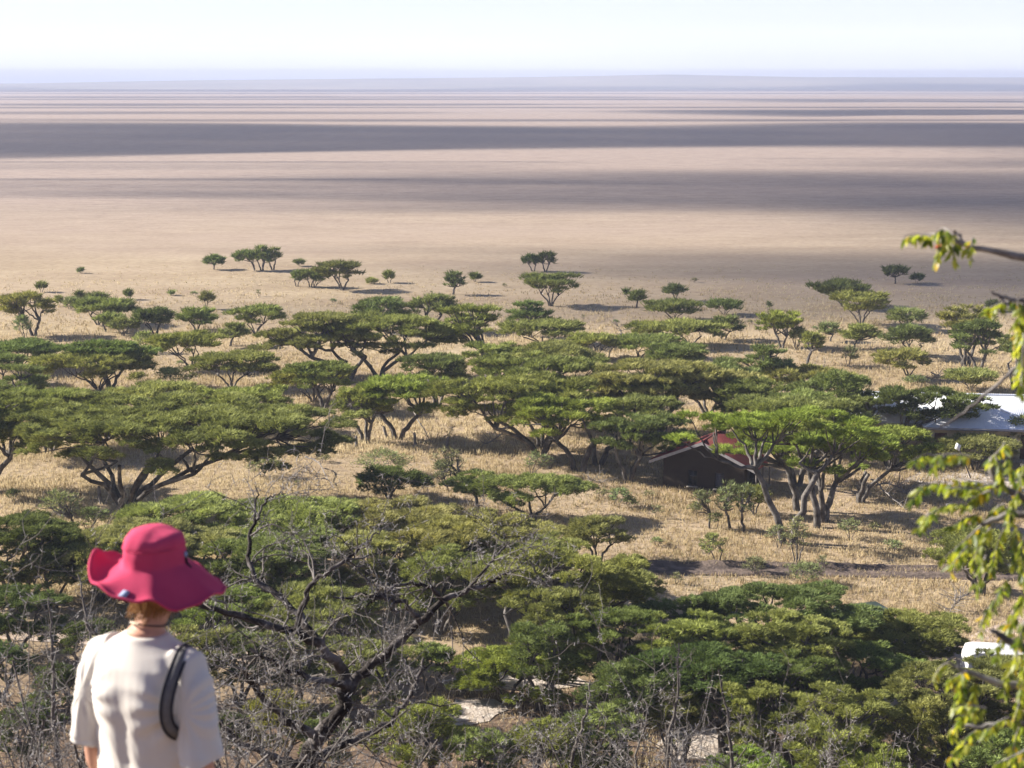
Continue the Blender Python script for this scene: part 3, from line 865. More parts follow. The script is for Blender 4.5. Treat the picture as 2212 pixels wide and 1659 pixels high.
T('wide arched crown at the meadow\'s near edge', 'umbrella', 1640, 1400, 1402, 1886, 1256, 'dark', h=4.2, ratio=0.45)
T('light green crown in front of the wide arched one', 'umbrella', 1700, 1430, 1580, 1832, 1316, 'olive', h=4.2)
T('olive crown between the Y shaped trunk and the light green crown', 'umbrella', 1470, 1430, 1375, 1605, 1318, 'olive', h=4.4)
T('grey green crown sloping toward the white van', 'umbrella', 1952, 1422, 1842, 2086, 1316, 'mid', stems=3)
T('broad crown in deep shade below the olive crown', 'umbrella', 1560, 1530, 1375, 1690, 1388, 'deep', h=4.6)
T('broad grey crown on two dark stems over a bright patch of sand', 'umbrella', 1867, 1520, 1660, 1985, 1382, 'mid', stems=2, ratio=0.6)
T('rounded crown of twiggy grey foliage behind the two bare thorn shoots', 'umbrella', 1640, 1600, 1560, 1735, 1466, 'olive', h=4.4)
T('twiggy crown with a broken white limb under it', 'umbrella', 1810, 1610, 1705, 1935, 1478, 'olive', h=4.6)
T('bushy crown standing just behind the pair of bare thorn shoots', 'round', 1470, 1610, 1380, 1535, 1478, 'mid', h=4.0)
T('grey crown below the white van behind hanging leaves', 'umbrella', 2050, 1540, 1925, 2160, 1420, 'mid', h=4.4)
T('large grey bush behind the lowest leaves of the near branch', 'round', 2010, 1640, 1895, 2118, 1512, 'olive', h=4.4)
T('shaded bush in the corner under the near branch', 'round', 2140, 1690, 2045, 2260, 1572, 'mid', h=4.2)
T('dark green crown between the sand and the thorn shoots', 'round', 1350, 1580, 1235, 1470, 1428, 'dark', h=4.6)
T('low crown along the bottom edge below the thorn shoots', 'umbrella', 1620, 1700, 1460, 1745, 1632, 'bright', h=3.6)
T('low crown along the bottom edge below the broken white limb', 'umbrella', 1870, 1700, 1795, 1970, 1618, 'bright', h=3.6)
T('green bush at the bottom beyond the thorn tree\'s trunk', 'round', 890, 1660, 785, 1035, 1512, 'bright', h=4.2)
T('green bush at the bottom edge under the pale sand', 'round', 1170, 1690, 1065, 1300, 1552, 'bright', h=4.0)
T('yellow green leafy bush behind the trunk of the bare thorn tree', 'round', 600, 1640, 500, 695, 1490, 'yellow', h=4.0)
T('green crown seen through the twigs of the bare thorn tree', 'umbrella', 690, 1400, 560, 830, 1250, 'mid', h=4.2)
T('shaded green crown behind the thorn tree\'s long limb', 'umbrella', 800, 1500, 700, 905, 1370, 'mid', h=4.2)
T('dark bush beside the shoulder strap behind bare thorn twigs', 'round', 520, 1480, 450, 640, 1360, 'dark', h=3.6)

T('rounded crown wedged between the long white stem and the small domed crown', 'umbrella', 1075, 840, 1005, 1145, 738, 'mid', h=4.8)
T('dark crown under the wide flat umbrella on leaning trunks', 'umbrella', 945, 860, 872, 1012, 762, 'dark', h=4.6)
T('dark crown on the near flank of the broad canopy behind the house', 'umbrella', 1400, 930, 1322, 1486, 805, 'mid', h=5.2)
T('grey green crown between the dark upright stemmed umbrella and the jagged crown', 'umbrella', 1560, 920, 1480, 1650, 800, 'pale', h=5.0)
T('green crown under the overhang of the big many tiered umbrella', 'umbrella', 700, 880, 630, 770, 775, 'mid', h=4.4)
T('olive crown topping the long flat crown that sweeps to the clearing', 'umbrella', 1170, 930, 1085, 1262, 818, 'olive', h=5.4)
T('dark crown just behind the ridge of the red roof', 'umbrella', 1630, 950, 1548, 1715, 820, 'dark', h=5.0)
T('mid green crown between the red roof and the dark dome', 'umbrella', 1725, 950, 1640, 1808, 838, 'mid', h=5.2)
T('crown close behind the white Y shaped trunk', 'umbrella', 1200, 1400, 1100, 1315, 1262, 'mid', h=4.6)
T('low dark crown where the Y shaped trunk forks', 'umbrella', 1330, 1400, 1240, 1430, 1306, 'dark', h=4.4)
T('dark crown in the hollow below the Y shaped trunk', 'round', 1175, 1500, 1080, 1268, 1338, 'dark', h=4.4)
T('dark crown under the light green crown, above the grey one', 'umbrella', 1720, 1500, 1630, 1812, 1412, 'dark', h=4.2)
T('grey crown below the two dark stems', 'umbrella', 1790, 1620, 1690, 1880, 1556, 'olive', h=4.0)
T('green crown between the pale sand and the dark mass', 'umbrella', 1290, 1620, 1200, 1388, 1522, 'mid', h=4.0)
T('grey crown under the white van, hung with near leaves', 'umbrella', 2165, 1580, 2060, 2280, 1412, 'mid', h=4.2)
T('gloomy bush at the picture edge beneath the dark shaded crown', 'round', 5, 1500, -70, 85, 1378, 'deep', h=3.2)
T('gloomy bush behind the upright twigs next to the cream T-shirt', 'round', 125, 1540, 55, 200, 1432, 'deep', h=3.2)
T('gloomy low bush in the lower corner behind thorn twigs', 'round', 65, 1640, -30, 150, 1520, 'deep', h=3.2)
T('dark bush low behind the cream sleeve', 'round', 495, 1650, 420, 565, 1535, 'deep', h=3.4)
T('small green crown above the thorn tree\'s dark limb', 'umbrella', 640, 1450, 555, 725, 1342, 'mid', h=3.8)
T('small green crown at the bottom edge beyond the sand strip', 'umbrella', 1040, 1680, 972, 1115, 1578, 'mid', h=3.4)
T('dark bush behind the base of the bare thorn tree', 'round', 705, 1660, 635, 775, 1545, 'dark', h=3.4)
T('pale flat crown between the grey meadow bush and the Y shaped tree', 'umbrella', 1180, 1250, 1080, 1270, 1150, 'pale', h=4.2)
T('sunlit pale crown above the thorn tree\'s long limb', 'umbrella', 950, 1240, 845, 1060, 1135, 'pale', h=4.2)
T('dark crown low beside the pale path, just short of the gloomy bush', 'umbrella', 30, 1420, -90, 140, 1262, 'deep', h=3.6)
T('pale crown hugging the side of the pink hat by the picture edge', 'umbrella', 215, 1240, 110, 320, 1148, 'pale', h=3.6)
T('crown half hidden by the pink hat and the thorn twigs', 'umbrella', 470, 1420, 380, 600, 1262, 'mid', h=3.8)
T('olive crown under the dark limb where it meets the hat brim', 'umbrella', 420, 1500, 330, 520, 1350, 'mid', h=3.6)
T('brownish scrubby bush behind the person\'s far shoulder', 'round', 190, 1480, 120, 260, 1330, 'deep', h=3.0)
T('crown filling the gap between the round meadow bush and the dirt track', 'umbrella', 1350, 1300, 1260, 1430, 1222, 'mid', h=3.0)
T('crown spreading low over the red roof from a thin dark trunk', 'umbrella', 1722, 1104, 1548, 1735, 934, 'bright', stems=1, ratio=0.65, low=0.0, dm=0.10, spread=0.5, fk=(0.5, 0.6))
def scattered_shrubs():
    rs = np.random.RandomState(77)
    protos = [T('low grey shrub dotting the dry grass', 'shrub', 1300 + 60 * i, 1075 + 22 * i, 1300 + 60 * i - w_, 1300 + 60 * i + w_, 1075 + 22 * i - h_, 'grey', group='low grey shrubs dotting the dry grass', dens=60) for i, (w_, h_) in enumerate(((14, 22), (20, 26), (11, 30)))]
    spots = [(1500, 1110), (1420, 1180), (1465, 1262), (1890, 1150), (1930, 1190), (1780, 1230), (700, 1000), (1010, 1052), (940, 1000), (1400, 1075), (1070, 1085), (640, 1055), (60, 1120), (30, 1080),
             (1640, 815), (1560, 800), (1700, 830), (1870, 830), (1620, 700), (1330, 700), (1260, 690), (600, 745), (720, 655), (930, 640), (1090, 620), (420, 640), (560, 640), (1500, 610), (1760, 715), (1890, 740), (1040, 800), (390, 790)]
    for k, (u, v) in enumerate(spots):
        p = gp(u, v)
        src = protos[k % 3]
        c = src.copy()
        COL.objects.link(c)
        c.location = (p[0], p[1], -0.04)
        c.rotation_euler = (0, 0, rs.uniform(0, 6.28))
        q = rs.uniform(0.7, 1.25)
        c.scale = (q, q, q * rs.uniform(0.75, 1.1))
        for ch in list(src.children):
            d = ch.copy()
            COL.objects.link(d)
            d.parent = c
scattered_shrubs()
print('trees', COUNT)

# ------------------------------------------------------------------ plain materials for built things
def plain(name, c, rough=0.6, metal=0.0, spec=0.4, var=0.12, scale=6.0, bmp=0.0):
    lo, hi = tuple(x * (1 - var) for x in c), tuple(min(1, x * (1 + var)) for x in c)
    m = noisy(name, lo, hi, scale, rough, None, bmp, 0.02, 4, 'Object', spec)
    m.node_tree.nodes['Principled BSDF'].inputs['Metallic'].default_value = metal
    return m
M_MUD = noisy('dark_plaster', (0.026, 0.020, 0.017), (0.040, 0.031, 0.025), 1.3, 0.95, (0.034, 0.027, 0.022), 0.3, 0.02)
M_RED = noisy('red_roof_paint', (0.13, 0.032, 0.034), (0.19, 0.05, 0.05), 1.1, 0.8, (0.16, 0.075, 0.06))
M_TRIM = plain('grey_trim_paint', (0.36, 0.35, 0.37), 0.7)
M_GLASS = plain('dark_glass', (0.02, 0.024, 0.03), 0.12, 0, 0.5)
M_FRAME = plain('dark_window_frame', (0.035, 0.03, 0.035), 0.6)
M_LOUVRE = plain('grey_louvre', (0.10, 0.10, 0.13), 0.4)
M_SILL = plain('concrete_sill', (0.30, 0.27, 0.23), 0.9)
M_CREAM = noisy('cream_wall', (0.50, 0.42, 0.27), (0.60, 0.51, 0.34), 0.8, 0.9)
M_DOOR = plain('red_brown_door', (0.10, 0.030, 0.020), 0.6)
M_WHITE = plain('white_car_paint', (0.78, 0.79, 0.80), 0.25, 0, 0.5, 0.03)
M_GREEN = plain('dark_green_car_paint', (0.05, 0.07, 0.05), 0.3, 0, 0.5, 0.05)
M_TYRE = plain('tyre_rubber', (0.02, 0.02, 0.02), 0.9)
M_RIM = plain('steel_rim', (0.4, 0.4, 0.4), 0.4, 0.8)
M_CHROME = plain('bright_metal', (0.55, 0.56, 0.58), 0.25, 0.9)
M_LAMP = plain('lamp_glass', (0.6, 0.6, 0.55), 0.1)

def tin_roof():
    m, n, l, p = mat('white_tin_roof')
    tc = n.new('ShaderNodeTexCoord')
    f = noise(n, l, tc.outputs['Object'], 0.5, 4)
    c = ramp(n, l, f, [(0.35, (0.74, 0.77, 0.84)), (0.65, (0.83, 0.86, 0.92))])
    wv = n.new('ShaderNodeTexWave')
    wv.bands_direction = 'X'
    wv.inputs['Scale'].default_value = 2.0
    l.new(tc.outputs['Object'], wv.inputs['Vector'])
    l.new(c, p.inputs['Base Color'])
    p.inputs['Roughness'].default_value = 0.45
    p.inputs['Metallic'].default_value = 0.0
    bump(n, l, wv.outputs['Fac'], 0.25, 0.04, p)
    return m
M_TIN = tin_roof()

def slab(b, quad, t):
    """a sheet of thickness t on a quad"""
    q = np.array(quad, float)
    nrm = unit(np.cross(q[1] - q[0], q[3] - q[0]))
    lo = q - nrm * t
    v = np.concatenate([q, lo])
    b.add(v, [(0, 1, 2, 3), (7, 6, 5, 4), (0, 4, 5, 1), (1, 5, 6, 2), (2, 6, 7, 3), (3, 7, 4, 0)])

# ------------------------------------------------------------------ the dark house
def house():
    c0 = gp(1432, 1051)
    root = empty('dark_house', (c0[0], c0[1], -0.03), R(-25))
    tag(root, 'small dark walled house with a red gabled roof under the great leaning umbrella', 'house')
    W, Ln, he, ha = 6.1, 3.6, 2.3, 3.6
    wl = MB()
    # gable wall with two real openings: built of strips
    ops = [(1.9, 2.6, 0.32, 1.5), (3.9, 4.6, 0.32, 1.5)]
    xs = [0, ops[0][0], ops[0][1], ops[1][0], ops[1][1], W]
    zt = lambda x: he + (ha - he) * (1 - abs(x - W / 2) / (W / 2))
    for i in range(5):
        x0, x1 = xs[i], xs[i + 1]
        parts = [(0, None)] if i in (0, 2, 4) else [(0, 0.32), (1.5, None)]
        for z0, z1 in parts:
            if z1 is not None:
                wl.prism([(x0, z0), (x1, z0), (x1, z1), (x0, z1)], 0, 0.22)
            else:
                poly = [(x0, z0), (x1, z0), (x1, zt(x1))]
                if x0 < W / 2 < x1:
                    poly.append((W / 2, ha))
                poly.append((x0, zt(x0)))
                wl.prism(poly, 0, 0.22)
    wl.box((0.11, Ln / 2 + 0.12, he / 2), (0.22, Ln - 0.22, he))
    for y0, y1, z0, z1 in ((0.22, 1.3, 0, he), (1.3, 2.5, 0, 0.75), (1.3, 2.5, 1.75, he), (2.5, Ln, 0, he)):
        wl.box((W - 0.11, (y0 + y1) / 2, (z0 + z1) / 2), (0.22, y1 - y0, z1 - z0))
    wl.prism([(0, 0), (W, 0), (W, he), (W / 2, ha), (0, he)], Ln, Ln + 0.22)
    wl.build('wall', M_MUD, root)
    sl_ = (ha - he) / (W / 2)
    ov, ovr, g = 0.95, 1.0, 0.38
    r = MB()
    slab(r, [(-ov, -g, he - sl_ * ov + 0.10), (W / 2, -g, ha + 0.10), (W / 2, Ln + 0.4, ha + 0.10), (-ov, Ln + 0.4, he - sl_ * ov + 0.10)], 0.035)
    slab(r, [(W / 2, -g, ha + 0.102), (W + ovr, -g, he - sl_ * ovr + 0.102), (W + ovr, Ln + 0.4, he - sl_ * ovr + 0.102), (W / 2, Ln + 0.4, ha + 0.102)], 0.035)
    for k in range(16):
        y = -g + 0.12 + k * 0.27
        for a, bq in (((-ov, he - sl_ * ov), (W / 2 - 0.05, ha)), ((W / 2 + 0.05, ha), (W + ovr, he - sl_ * ovr))):
            p = np.array([(a[0], y, a[1] + 0.115), (bq[0], y, bq[1] + 0.115)])
            r.tubes(np.linspace(p[0], p[1], 3), np.full(3, 0.022), 4)
    rf = r.build('roof', M_RED, root)
    t = MB()
    for a, bq in (((-ov - 0.02, he - sl_ * ov), (W / 2, ha + 0.02)), ((W / 2, ha + 0.02), (W + ovr + 0.02, he - sl_ * ovr))):
        t.prism([(a[0], a[1] - 0.13), (bq[0], bq[1] - 0.13), (bq[0], bq[1] + 0.09), (a[0], a[1] + 0.09)], -g - 0.045, -g - 0.008)
    t.build('gable_board', M_TRIM, rf)
    cp = MB()
    cp.tubes(np.array([(W / 2, -g, ha + 0.14), (W / 2, Ln + 0.4, ha + 0.14)]), np.full(2, 0.07), 8)
    cp.build('ridge_cap', M_RED, rf)
    for k, (x0, x1, z0, z1) in enumerate(ops):
        f = MB()
        for c, d in ((((x0 + x1) / 2, 0.10, z1 - 0.03), (x1 - x0 - 0.004, 0.08, 0.06)), (((x0 + x1) / 2, 0.10, z0 + 0.03), (x1 - x0 - 0.004, 0.08, 0.06)),
                     ((x0 + 0.03, 0.10, (z0 + z1) / 2), (0.056, 0.076, z1 - z0 - 0.124)), ((x1 - 0.03, 0.10, (z0 + z1) / 2), (0.056, 0.076, z1 - z0 - 0.124))):
            f.box(c, d)
        if k == 0:
            f.box(((x0 + x1) / 2, 0.10, (z0 + z1) / 2), (0.035, 0.06, z1 - z0 - 0.13))
            f.box(((x0 + x1) / 2, 0.085, z0 + 0.72), (x1 - x0 - 0.124, 0.05, 0.035))
        fo = f.build('window', M_FRAME, root)
        if k == 1:
            lv = MB()
            for q in range(9):
                z = z0 + 0.12 + q * 0.118
                slab(lv, [(x0 + 0.06, 0.07, z), (x1 - 0.06, 0.07, z), (x1 - 0.06, 0.15, z + 0.10), (x0 + 0.06, 0.15, z + 0.10)], 0.008)
            lv.build('louvres', M_LOUVRE, fo)
        else:
            MB().box(((x0 + x1) / 2, 0.135, (z0 + z1) / 2), (x1 - x0 - 0.12, 0.008, z1 - z0 - 0.12)).build('pane', M_GLASS, fo)
            cu = MB()
            for q in range(5):
                cu.box((x0 + 0.26 + q * 0.045, 0.165, z0 + 0.58), (0.035, 0.02, 0.46))
            cu.build('curtain', M_LOUVRE, fo)
        MB().box(((x0 + x1) / 2, -0.03, z0 - 0.055), (x1 - x0 + 0.12, 0.24, 0.10)).build('sill', M_SILL, fo)
    dk = MB().box((W - 0.3, 1.9, 1.25), (0.02, 1.2, 1.0)).build('side_window', M_GLASS, root)
    for y in (0.1, 1.8, 3.5):
        MB().tubes(np.array([(W + 0.85, y, 0), (W + 0.85, y, he - sl_ * 0.85 + 0.05)]), np.full(2, 0.055), 8).build('verandah_post', M_DEAD, root)
    MB().box((W + 0.5, 1.8, 0.08), (0.99, 3.6, 0.16)).build('verandah_floor', M_SILL, root)
house()

# ------------------------------------------------------------------ metal roofed building
def long_building():
    root = empty('metal_roofed_building', (32.7, 124.2, -0.03), R(-7))
    tag(root, 'long cream building with a pale metal hipped roof and brown doors', 'building')
    x0, x1, y0, y1 = -5.5, 16.0, 1.6, 8.0
    Wg, he = 8.2, 2.45
    w_ = MB()
    def wall_x(xa, xb, y, ops, t=0.2):
        e = [xa] + [v for o in ops for v in o[:2]] + [xb]
        for i in range(len(e) - 1):
            if i % 2 == 0:
                w_.box(((e[i] + e[i + 1]) / 2, y + t / 2, he / 2), (e[i + 1] - e[i], t, he))
            else:
                o = ops[i // 2]
                if o[2] > 0:
                    w_.box(((e[i] + e[i + 1]) / 2, y + t / 2, o[2] / 2), (e[i + 1] - e[i], t, o[2]))
                w_.box(((e[i] + e[i + 1]) / 2, y + t / 2, (o[3] + he) / 2), (e[i + 1] - e[i], t, he - o[3]))
    wops = [(0.35, 1.3, 0, 2.05), (4.3, 6.1, 0.9, 1.95), (6.9, 7.8, 0, 2.05)]
    wall_x(0, Wg, 0, wops)
    mops = [(-4.2, -3.0, 0.9, 1.95)]
    wall_x(x0, 0, y0, mops)
    wall_x(Wg, x1, y0, [(10.5, 12.0, 0.9, 1.95)])
    wall_x(x0, x1, y1 - 0.2, [])
    w_.box((0.1, 0.9, he / 2), (0.2, 1.4, he)).box((Wg - 0.1, 0.9, he / 2), (0.2, 1.4, he))
    w_.box((x0 + 0.1, 4.8, he / 2), (0.2, 6.0, he)).box((x1 - 0.1, 4.8, he / 2), (0.2, 6.0, he))
    w_.build('wall', M_CREAM, root)
    r = MB()
    ov, yr, zr = 0.6, 5.0, 4.22
    ze = he + 0.12
    slab(r, [(x0 - ov, y0 - ov, ze), (x1 + ov, y0 - ov, ze), (x1 + ov - 3.0, yr, zr), (x0 - ov + 0.8, yr, zr)], 0.03)
    slab(r, [(x1 + ov, y1 + ov, ze), (x0 - ov, y1 + ov, ze), (x0 - ov + 0.8, yr, zr + 0.002), (x1 + ov - 3.0, yr, zr + 0.002)], 0.03)
    r.add([(x0 - ov, y1 + ov, ze), (x0 - ov, y0 - ov, ze), (x0 - ov + 0.8, yr, zr)], [(0, 1, 2)])
    r.add([(x1 + ov, y0 - ov, ze), (x1 + ov, y1 + ov, ze), (x1 + ov - 3.0, yr, zr)], [(0, 1, 2)])
    # hipped wing
    xc, hw = Wg / 2, Wg / 2 + ov
    zw = ze + 0.02
    ya, za = 3.3, 4.05
    A = (xc, ya, za)
    Bk = (xc, yr - 0.3, za)
    r.add([(xc - hw, -ov, zw), (xc + hw, -ov, zw), A], [(0, 1, 2)])
    r.add([(xc - hw, y0 - 0.2, zw), (xc - hw, -ov, zw), A, Bk], [(0, 1, 2, 3)])
    r.add([(xc + hw, -ov, zw), (xc + hw, y0 - 0.2, zw), Bk, A], [(0, 1, 2, 3)])
    rf = r.build('roof', M_TIN, root)
    cp = MB()
    for a, bq in (((xc - hw, -ov, zw), A), ((xc + hw, -ov, zw), A), (A, Bk), ((x0 - ov + 0.8, yr, zr), (x1 + ov - 3.0, yr, zr)), ((x0 - ov, y0 - ov, ze), (x0 - ov + 0.8, yr, zr))):
        cp.tubes(np.array([a, bq]) + np.array([0, 0, 0.03]), np.full(2, 0.085), 6)
    cp.build('ridge_cap', M_TIN, rf)
    fb = MB().box((xc, -ov - 0.02, zw - 0.10), (2 * hw, 0.03, 0.16)).box(((x0 + xc - hw) / 2 - 0.3, y0 - ov - 0.02, ze - 0.10), (xc - hw - x0 + 0.55, 0.03, 0.16))
    fb.build('fascia_board', M_TRIM, rf)
    for a, bq, z0, z1 in wops + mops + [(10.5, 12.0, 0.9, 1.95)]:
        y = 0 if 0 <= a < Wg else y0
        if z0 == 0:
            MB().box(((a + bq) / 2, y + 0.10, z1 / 2), (bq - a - 0.01, 0.06, z1 - 0.01)).build('door', M_DOOR, root)
        else:
            f = MB()
            n_ = max(2, int((bq - a) / 0.45))
            for k in range(n_ + 1):
                f.box((a + 0.03 + (bq - a - 0.06) * k / n_, y + 0.1, (z0 + z1) / 2), (0.05, 0.06, z1 - z0 - 0.01))
            fo = f.build('window', M_FRAME, root)
            MB().box(((a + bq) / 2, y + 0.13, (z0 + z1) / 2), (bq - a - 0.02, 0.01, z1 - z0 - 0.02)).build('pane', M_GLASS, fo)
    MB().box((xc, -0.5, 0.06), (Wg + 1.0, 1.0, 0.12)).build('doorstep', M_SILL, root)
long_building()

# ------------------------------------------------------------------ vehicles
def lathe_y(b, c, prof, n=20):
    """profile (radius, y offset) turned about a y axis through c"""
    a = np.arange(n) * 2 * math.pi / n
    P = np.array(prof)
    v = np.stack([c[0] + P[:, None, 0] * np.cos(a), c[1] + P[:, None, 1] + 0 * a, c[2] + P[:, None, 0] * np.sin(a)], -1)
    idx = np.arange(len(P) * n).reshape(len(P), n)
    nx = np.roll(idx, -1, 1)
    b.add(v.reshape(-1, 3), np.stack([idx[:-1], nx[:-1], nx[1:], idx[1:]], -1).reshape(-1, 4))

def vehicle(name, label, loc, rz, paint, prof, Wd, wins, wheels, wr):
    root = empty(name, loc, rz)
    tag(root, label, 'car' if 'car' in name else 'van')
    b = MB()
    P = np.array(prof, float)
    zmax, zmin = P[:, 1].max(), P[:, 1].min()
    ys = np.array([-1, -0.97, -0.88, 0.88, 0.97, 1]) * Wd / 2
    inset = np.array([0.10, 0.035, 0, 0, 0.035, 0.10])
    cx, cz = P.mean(0)
    rings = []
    for y, i_ in zip(ys, inset):
        q = P.copy()
        dv = unit(P - np.array([cx, cz]))
        q = q - dv * i_
        tum = np.clip((q[:, 1] - 1.0) / 1.0, 0, 1) * 0.10 * np.sign(y)
        rings.append(np.column_stack([q[:, 0], y - tum, q[:, 1]]))
    n = len(P)
    V = np.concatenate(rings)
    idx = np.arange(len(V)).reshape(len(ys), n)
    nx = np.roll(idx, -1, 1)
    b.add(V, np.stack([idx[:-1], nx[:-1], nx[1:], idx[1:]], -1).reshape(-1, 4))
    for k, rg in ((0, rings[0]), (-1, rings[-1])):
        b.add(np.concatenate([[rg.mean(0)], rg]), [(0, i + 1, (i + 1) % n + 1) for i in range(n)])
    b.build('body', paint, root)
    for (xa, za, xb, zb, xc_, zc, xd, zd) in wins:
        for sgn in (-1, 1):
            q = []
            for x, z in ((xa, za), (xb, zb), (xc_, zc), (xd, zd)):
                q.append((x, sgn * (Wd / 2 + 0.012 - np.clip((z - 1.0) / 1.0, 0, 1) * 0.10), z))
            g = MB()
            slab(g, q if sgn < 0 else q[::-1], 0.03)
            g.build('window', M_GLASS, root)
    i = next(k for k in range(n) if P[k, 1] > 0.95 and P[(k + 1) % n, 1] > 1.5 and P[k, 0] < 1.6)
    a, c = P[i], P[i + 1]
    nrm = np.array([-(c[1] - a[1]), c[0] - a[0]])
    nrm = nrm / np.linalg.norm(nrm) * 0.015
    a2, c2 = a + (c - a) * 0.10 + nrm, a + (c - a) * 0.92 + nrm
    g = MB()
    slab(g, [(a2[0], -Wd * 0.43, a2[1]), (a2[0], Wd * 0.43, a2[1]), (c2[0], Wd * 0.40, c2[1]), (c2[0], -Wd * 0.40, c2[1])][::-1], 0.03)
    g.build('windscreen', M_GLASS, root)
    for x in wheels:
        for sgn in (-1, 1):
            t = MB()
            lathe_y(t, (x, sgn * (Wd / 2 - 0.10), wr), [(wr * 0.62, -0.11), (wr * 0.94, -0.11), (wr, -0.07), (wr, 0.07), (wr * 0.94, 0.11), (wr * 0.62, 0.11), (wr * 0.62, -0.11)])
            wo = t.build('wheel', M_TYRE, root)
            rm = MB()
            lathe_y(rm, (x, sgn * (Wd / 2 - 0.10), wr), [(0.005, 0.06 * sgn), (wr * 0.3, 0.07 * sgn), (wr * 0.45, 0.03 * sgn), (wr * 0.62, 0.09 * sgn)])
            rm.build('rim', M_RIM, wo)
    xf = P[:, 0].min()
    MB().box((xf - 0.03, 0, 0.48), (0.14, Wd * 0.96, 0.16)).build('bumper', M_FRAME, root)
    for sgn in (-1, 1):
        lm = MB()
        lm.box((xf + 0.05, sgn * Wd * 0.37, 0.78), (0.10, 0.26, 0.16)).build('headlight', M_LAMP, root)
        MB().box((c[0] - 0.45, sgn * (Wd / 2 + 0.11), 1.2), (0.08, 0.18, 0.22)).build('mirror', M_FRAME, root)
    return root
van_prof = [(0.0, 0.45), (0.0, 0.85), (0.12, 1.02), (0.45, 1.12), (1.15, 1.80), (1.45, 1.98), (2.4, 2.06), (4.4, 2.06), (4.72, 1.98), (4.85, 1.6), (4.9, 0.9), (4.88, 0.45), (4.3, 0.32), (0.5, 0.32)]
vp = gp(2100, 1436, 1.7)
vehicle('parked_van', 'white van parked behind the hanging leaves at the meadow\'s near corner', (vp[0] + 4.85, vp[1] + 0.9, 0.02), R(173), M_WHITE, van_prof, 1.85,
        [(1.30, 1.15, 2.1, 1.15, 2.1, 1.78, 1.62, 1.78), (2.2, 1.15, 3.3, 1.15, 3.3, 1.80, 2.2, 1.80), (3.4, 1.15, 4.6, 1.15, 4.55, 1.80, 3.4, 1.80)], (0.85, 3.95), 0.34)
car_prof = [(0.0, 0.55), (0.0, 0.95), (0.1, 1.02), (1.25, 1.12), (1.75, 1.80), (1.95, 1.86), (4.2, 1.86), (4.4, 1.75), (4.5, 1.0), (4.5, 0.55), (3.9, 0.45), (0.5, 0.45)]
vp = gp(1752, 1352, 1.2)
vehicle('parked_car', 'dark green off-road car hidden under the wide arched crown', (vp[0], vp[1], 0.02), R(18), M_GREEN, car_prof, 1.8,
        [(1.55, 1.15, 2.5, 1.15, 2.5, 1.7, 1.92, 1.7), (2.6, 1.15, 3.4, 1.15, 3.4, 1.7, 2.6, 1.7), (3.5, 1.15, 4.3, 1.15, 4.2, 1.7, 3.5, 1.7)], (0.95, 3.6), 0.38)

# ------------------------------------------------------------------ small things in the grass
def stump(label, u, v, h_u, lean, seed):
    p = gp(u, v)
    k = F_U / depth_of(p)
    rs = np.random.RandomState(seed)
    h = h_u / k
    o = empty('tree_stump', (p[0], p[1], -0.05))
    tag(o, label, 'stump', 'dead tree stumps left standing in the grass')
    t = np.linspace(0, 1, 7)[:, None]
    ax = np.array([0, 0, 0]) + t * np.array([lean * h, 0, h]) + rs.normal(0, 0.02, (7, 3))
    b = MB().tubes(ax, np.array([0.17, 0.14, 0.125, 0.12, 0.125, 0.115, 0.05]), 9)
    b.build('trunk', M_DEAD, o)
    b = MB()
    e = ax[5] + np.array([0.28 * rs.choice([-1, 1]), 0.05, 0.22])
    b.tubes(bez(ax[4], ax[5], e, 5), np.linspace(0.055, 0.02, 5), 6)
    b.build('branch_stub', M_DEAD, o)
stump('short dead stump beside the shaggy grey green tree', 769, 968, 30, 0.05, 1)
stump('pale dead stump under the fallen bare branches in the clearing', 897, 963, 32, -0.03, 2)
stump('thin black stump standing alone in the middle of the clearing', 967, 969, 29, 0.02, 3)
stump('broken white topped stump beside the foot of the giant umbrella', 219, 1088, 42, -0.12, 4)
stump('stump beside the foot of the bare limbed tree', 836, 946, 28, -0.25, 5)

def dead_branch(label, pts, seed, n, name='fallen_branch', r=0.07):
    """bare branch lying in the grass along ground points (u, v, z)"""
    rs = np.random.RandomState(seed)
    P = np.array([gp(u, v) + np.array([0, 0, z]) for u, v, z in pts])
    o = P[0] * np.array([1, 1, 0])
    root = empty(name, tuple(o))
    tag(root, label, 'branch', 'bare dead branches lying in the grass')
    P = P - o
    t = np.linspace(0, len(P) - 1, 14)
    main = np.stack([np.interp(t, np.arange(len(P)), P[:, k]) for k in range(3)], 1) + rs.normal(0, 0.04, (14, 3))
    b = MB().tubes(main, np.linspace(r, r * 0.3, 14), 6)
    Q, W = [], []
    for k in range(n):
        a = main[rs.randint(2, 14)]
        d = rs.normal(0, 1, 3)
        d[2] = abs(d[2]) * 0.7 + 0.15
        e = a + unit(d) * rs.uniform(0.5, 1.5)
        e[2] = max(e[2], 0.05)
        Q.append(bez(a, (a + e) / 2 + rs.normal(0, 0.12, 3), e, 6))
        W.append(np.linspace(r * 0.4, 0.010, 6))
    b.tubes(Q, W, 4)
    b.build('limb', M_DEAD, root)
dead_branch('fallen bare branches hooked on a pale stump in the clearing', [(880, 915, 2.2), (900, 935, 1.4), (925, 955, 0.4), (938, 962, 0.1)], 1, 14)
dead_branch('tangle of fallen dead limbs below the long flat crown', [(1030, 970, 0.1), (1055, 965, 0.3), (1080, 958, 0.7), (1100, 955, 1.2)], 2, 26)
dead_branch('low heap of brush by the straight double trunk', [(1262, 1052, 0.1), (1280, 1048, 0.4), (1300, 1050, 0.2)], 3, 34, 'brush_heap', 0.04)
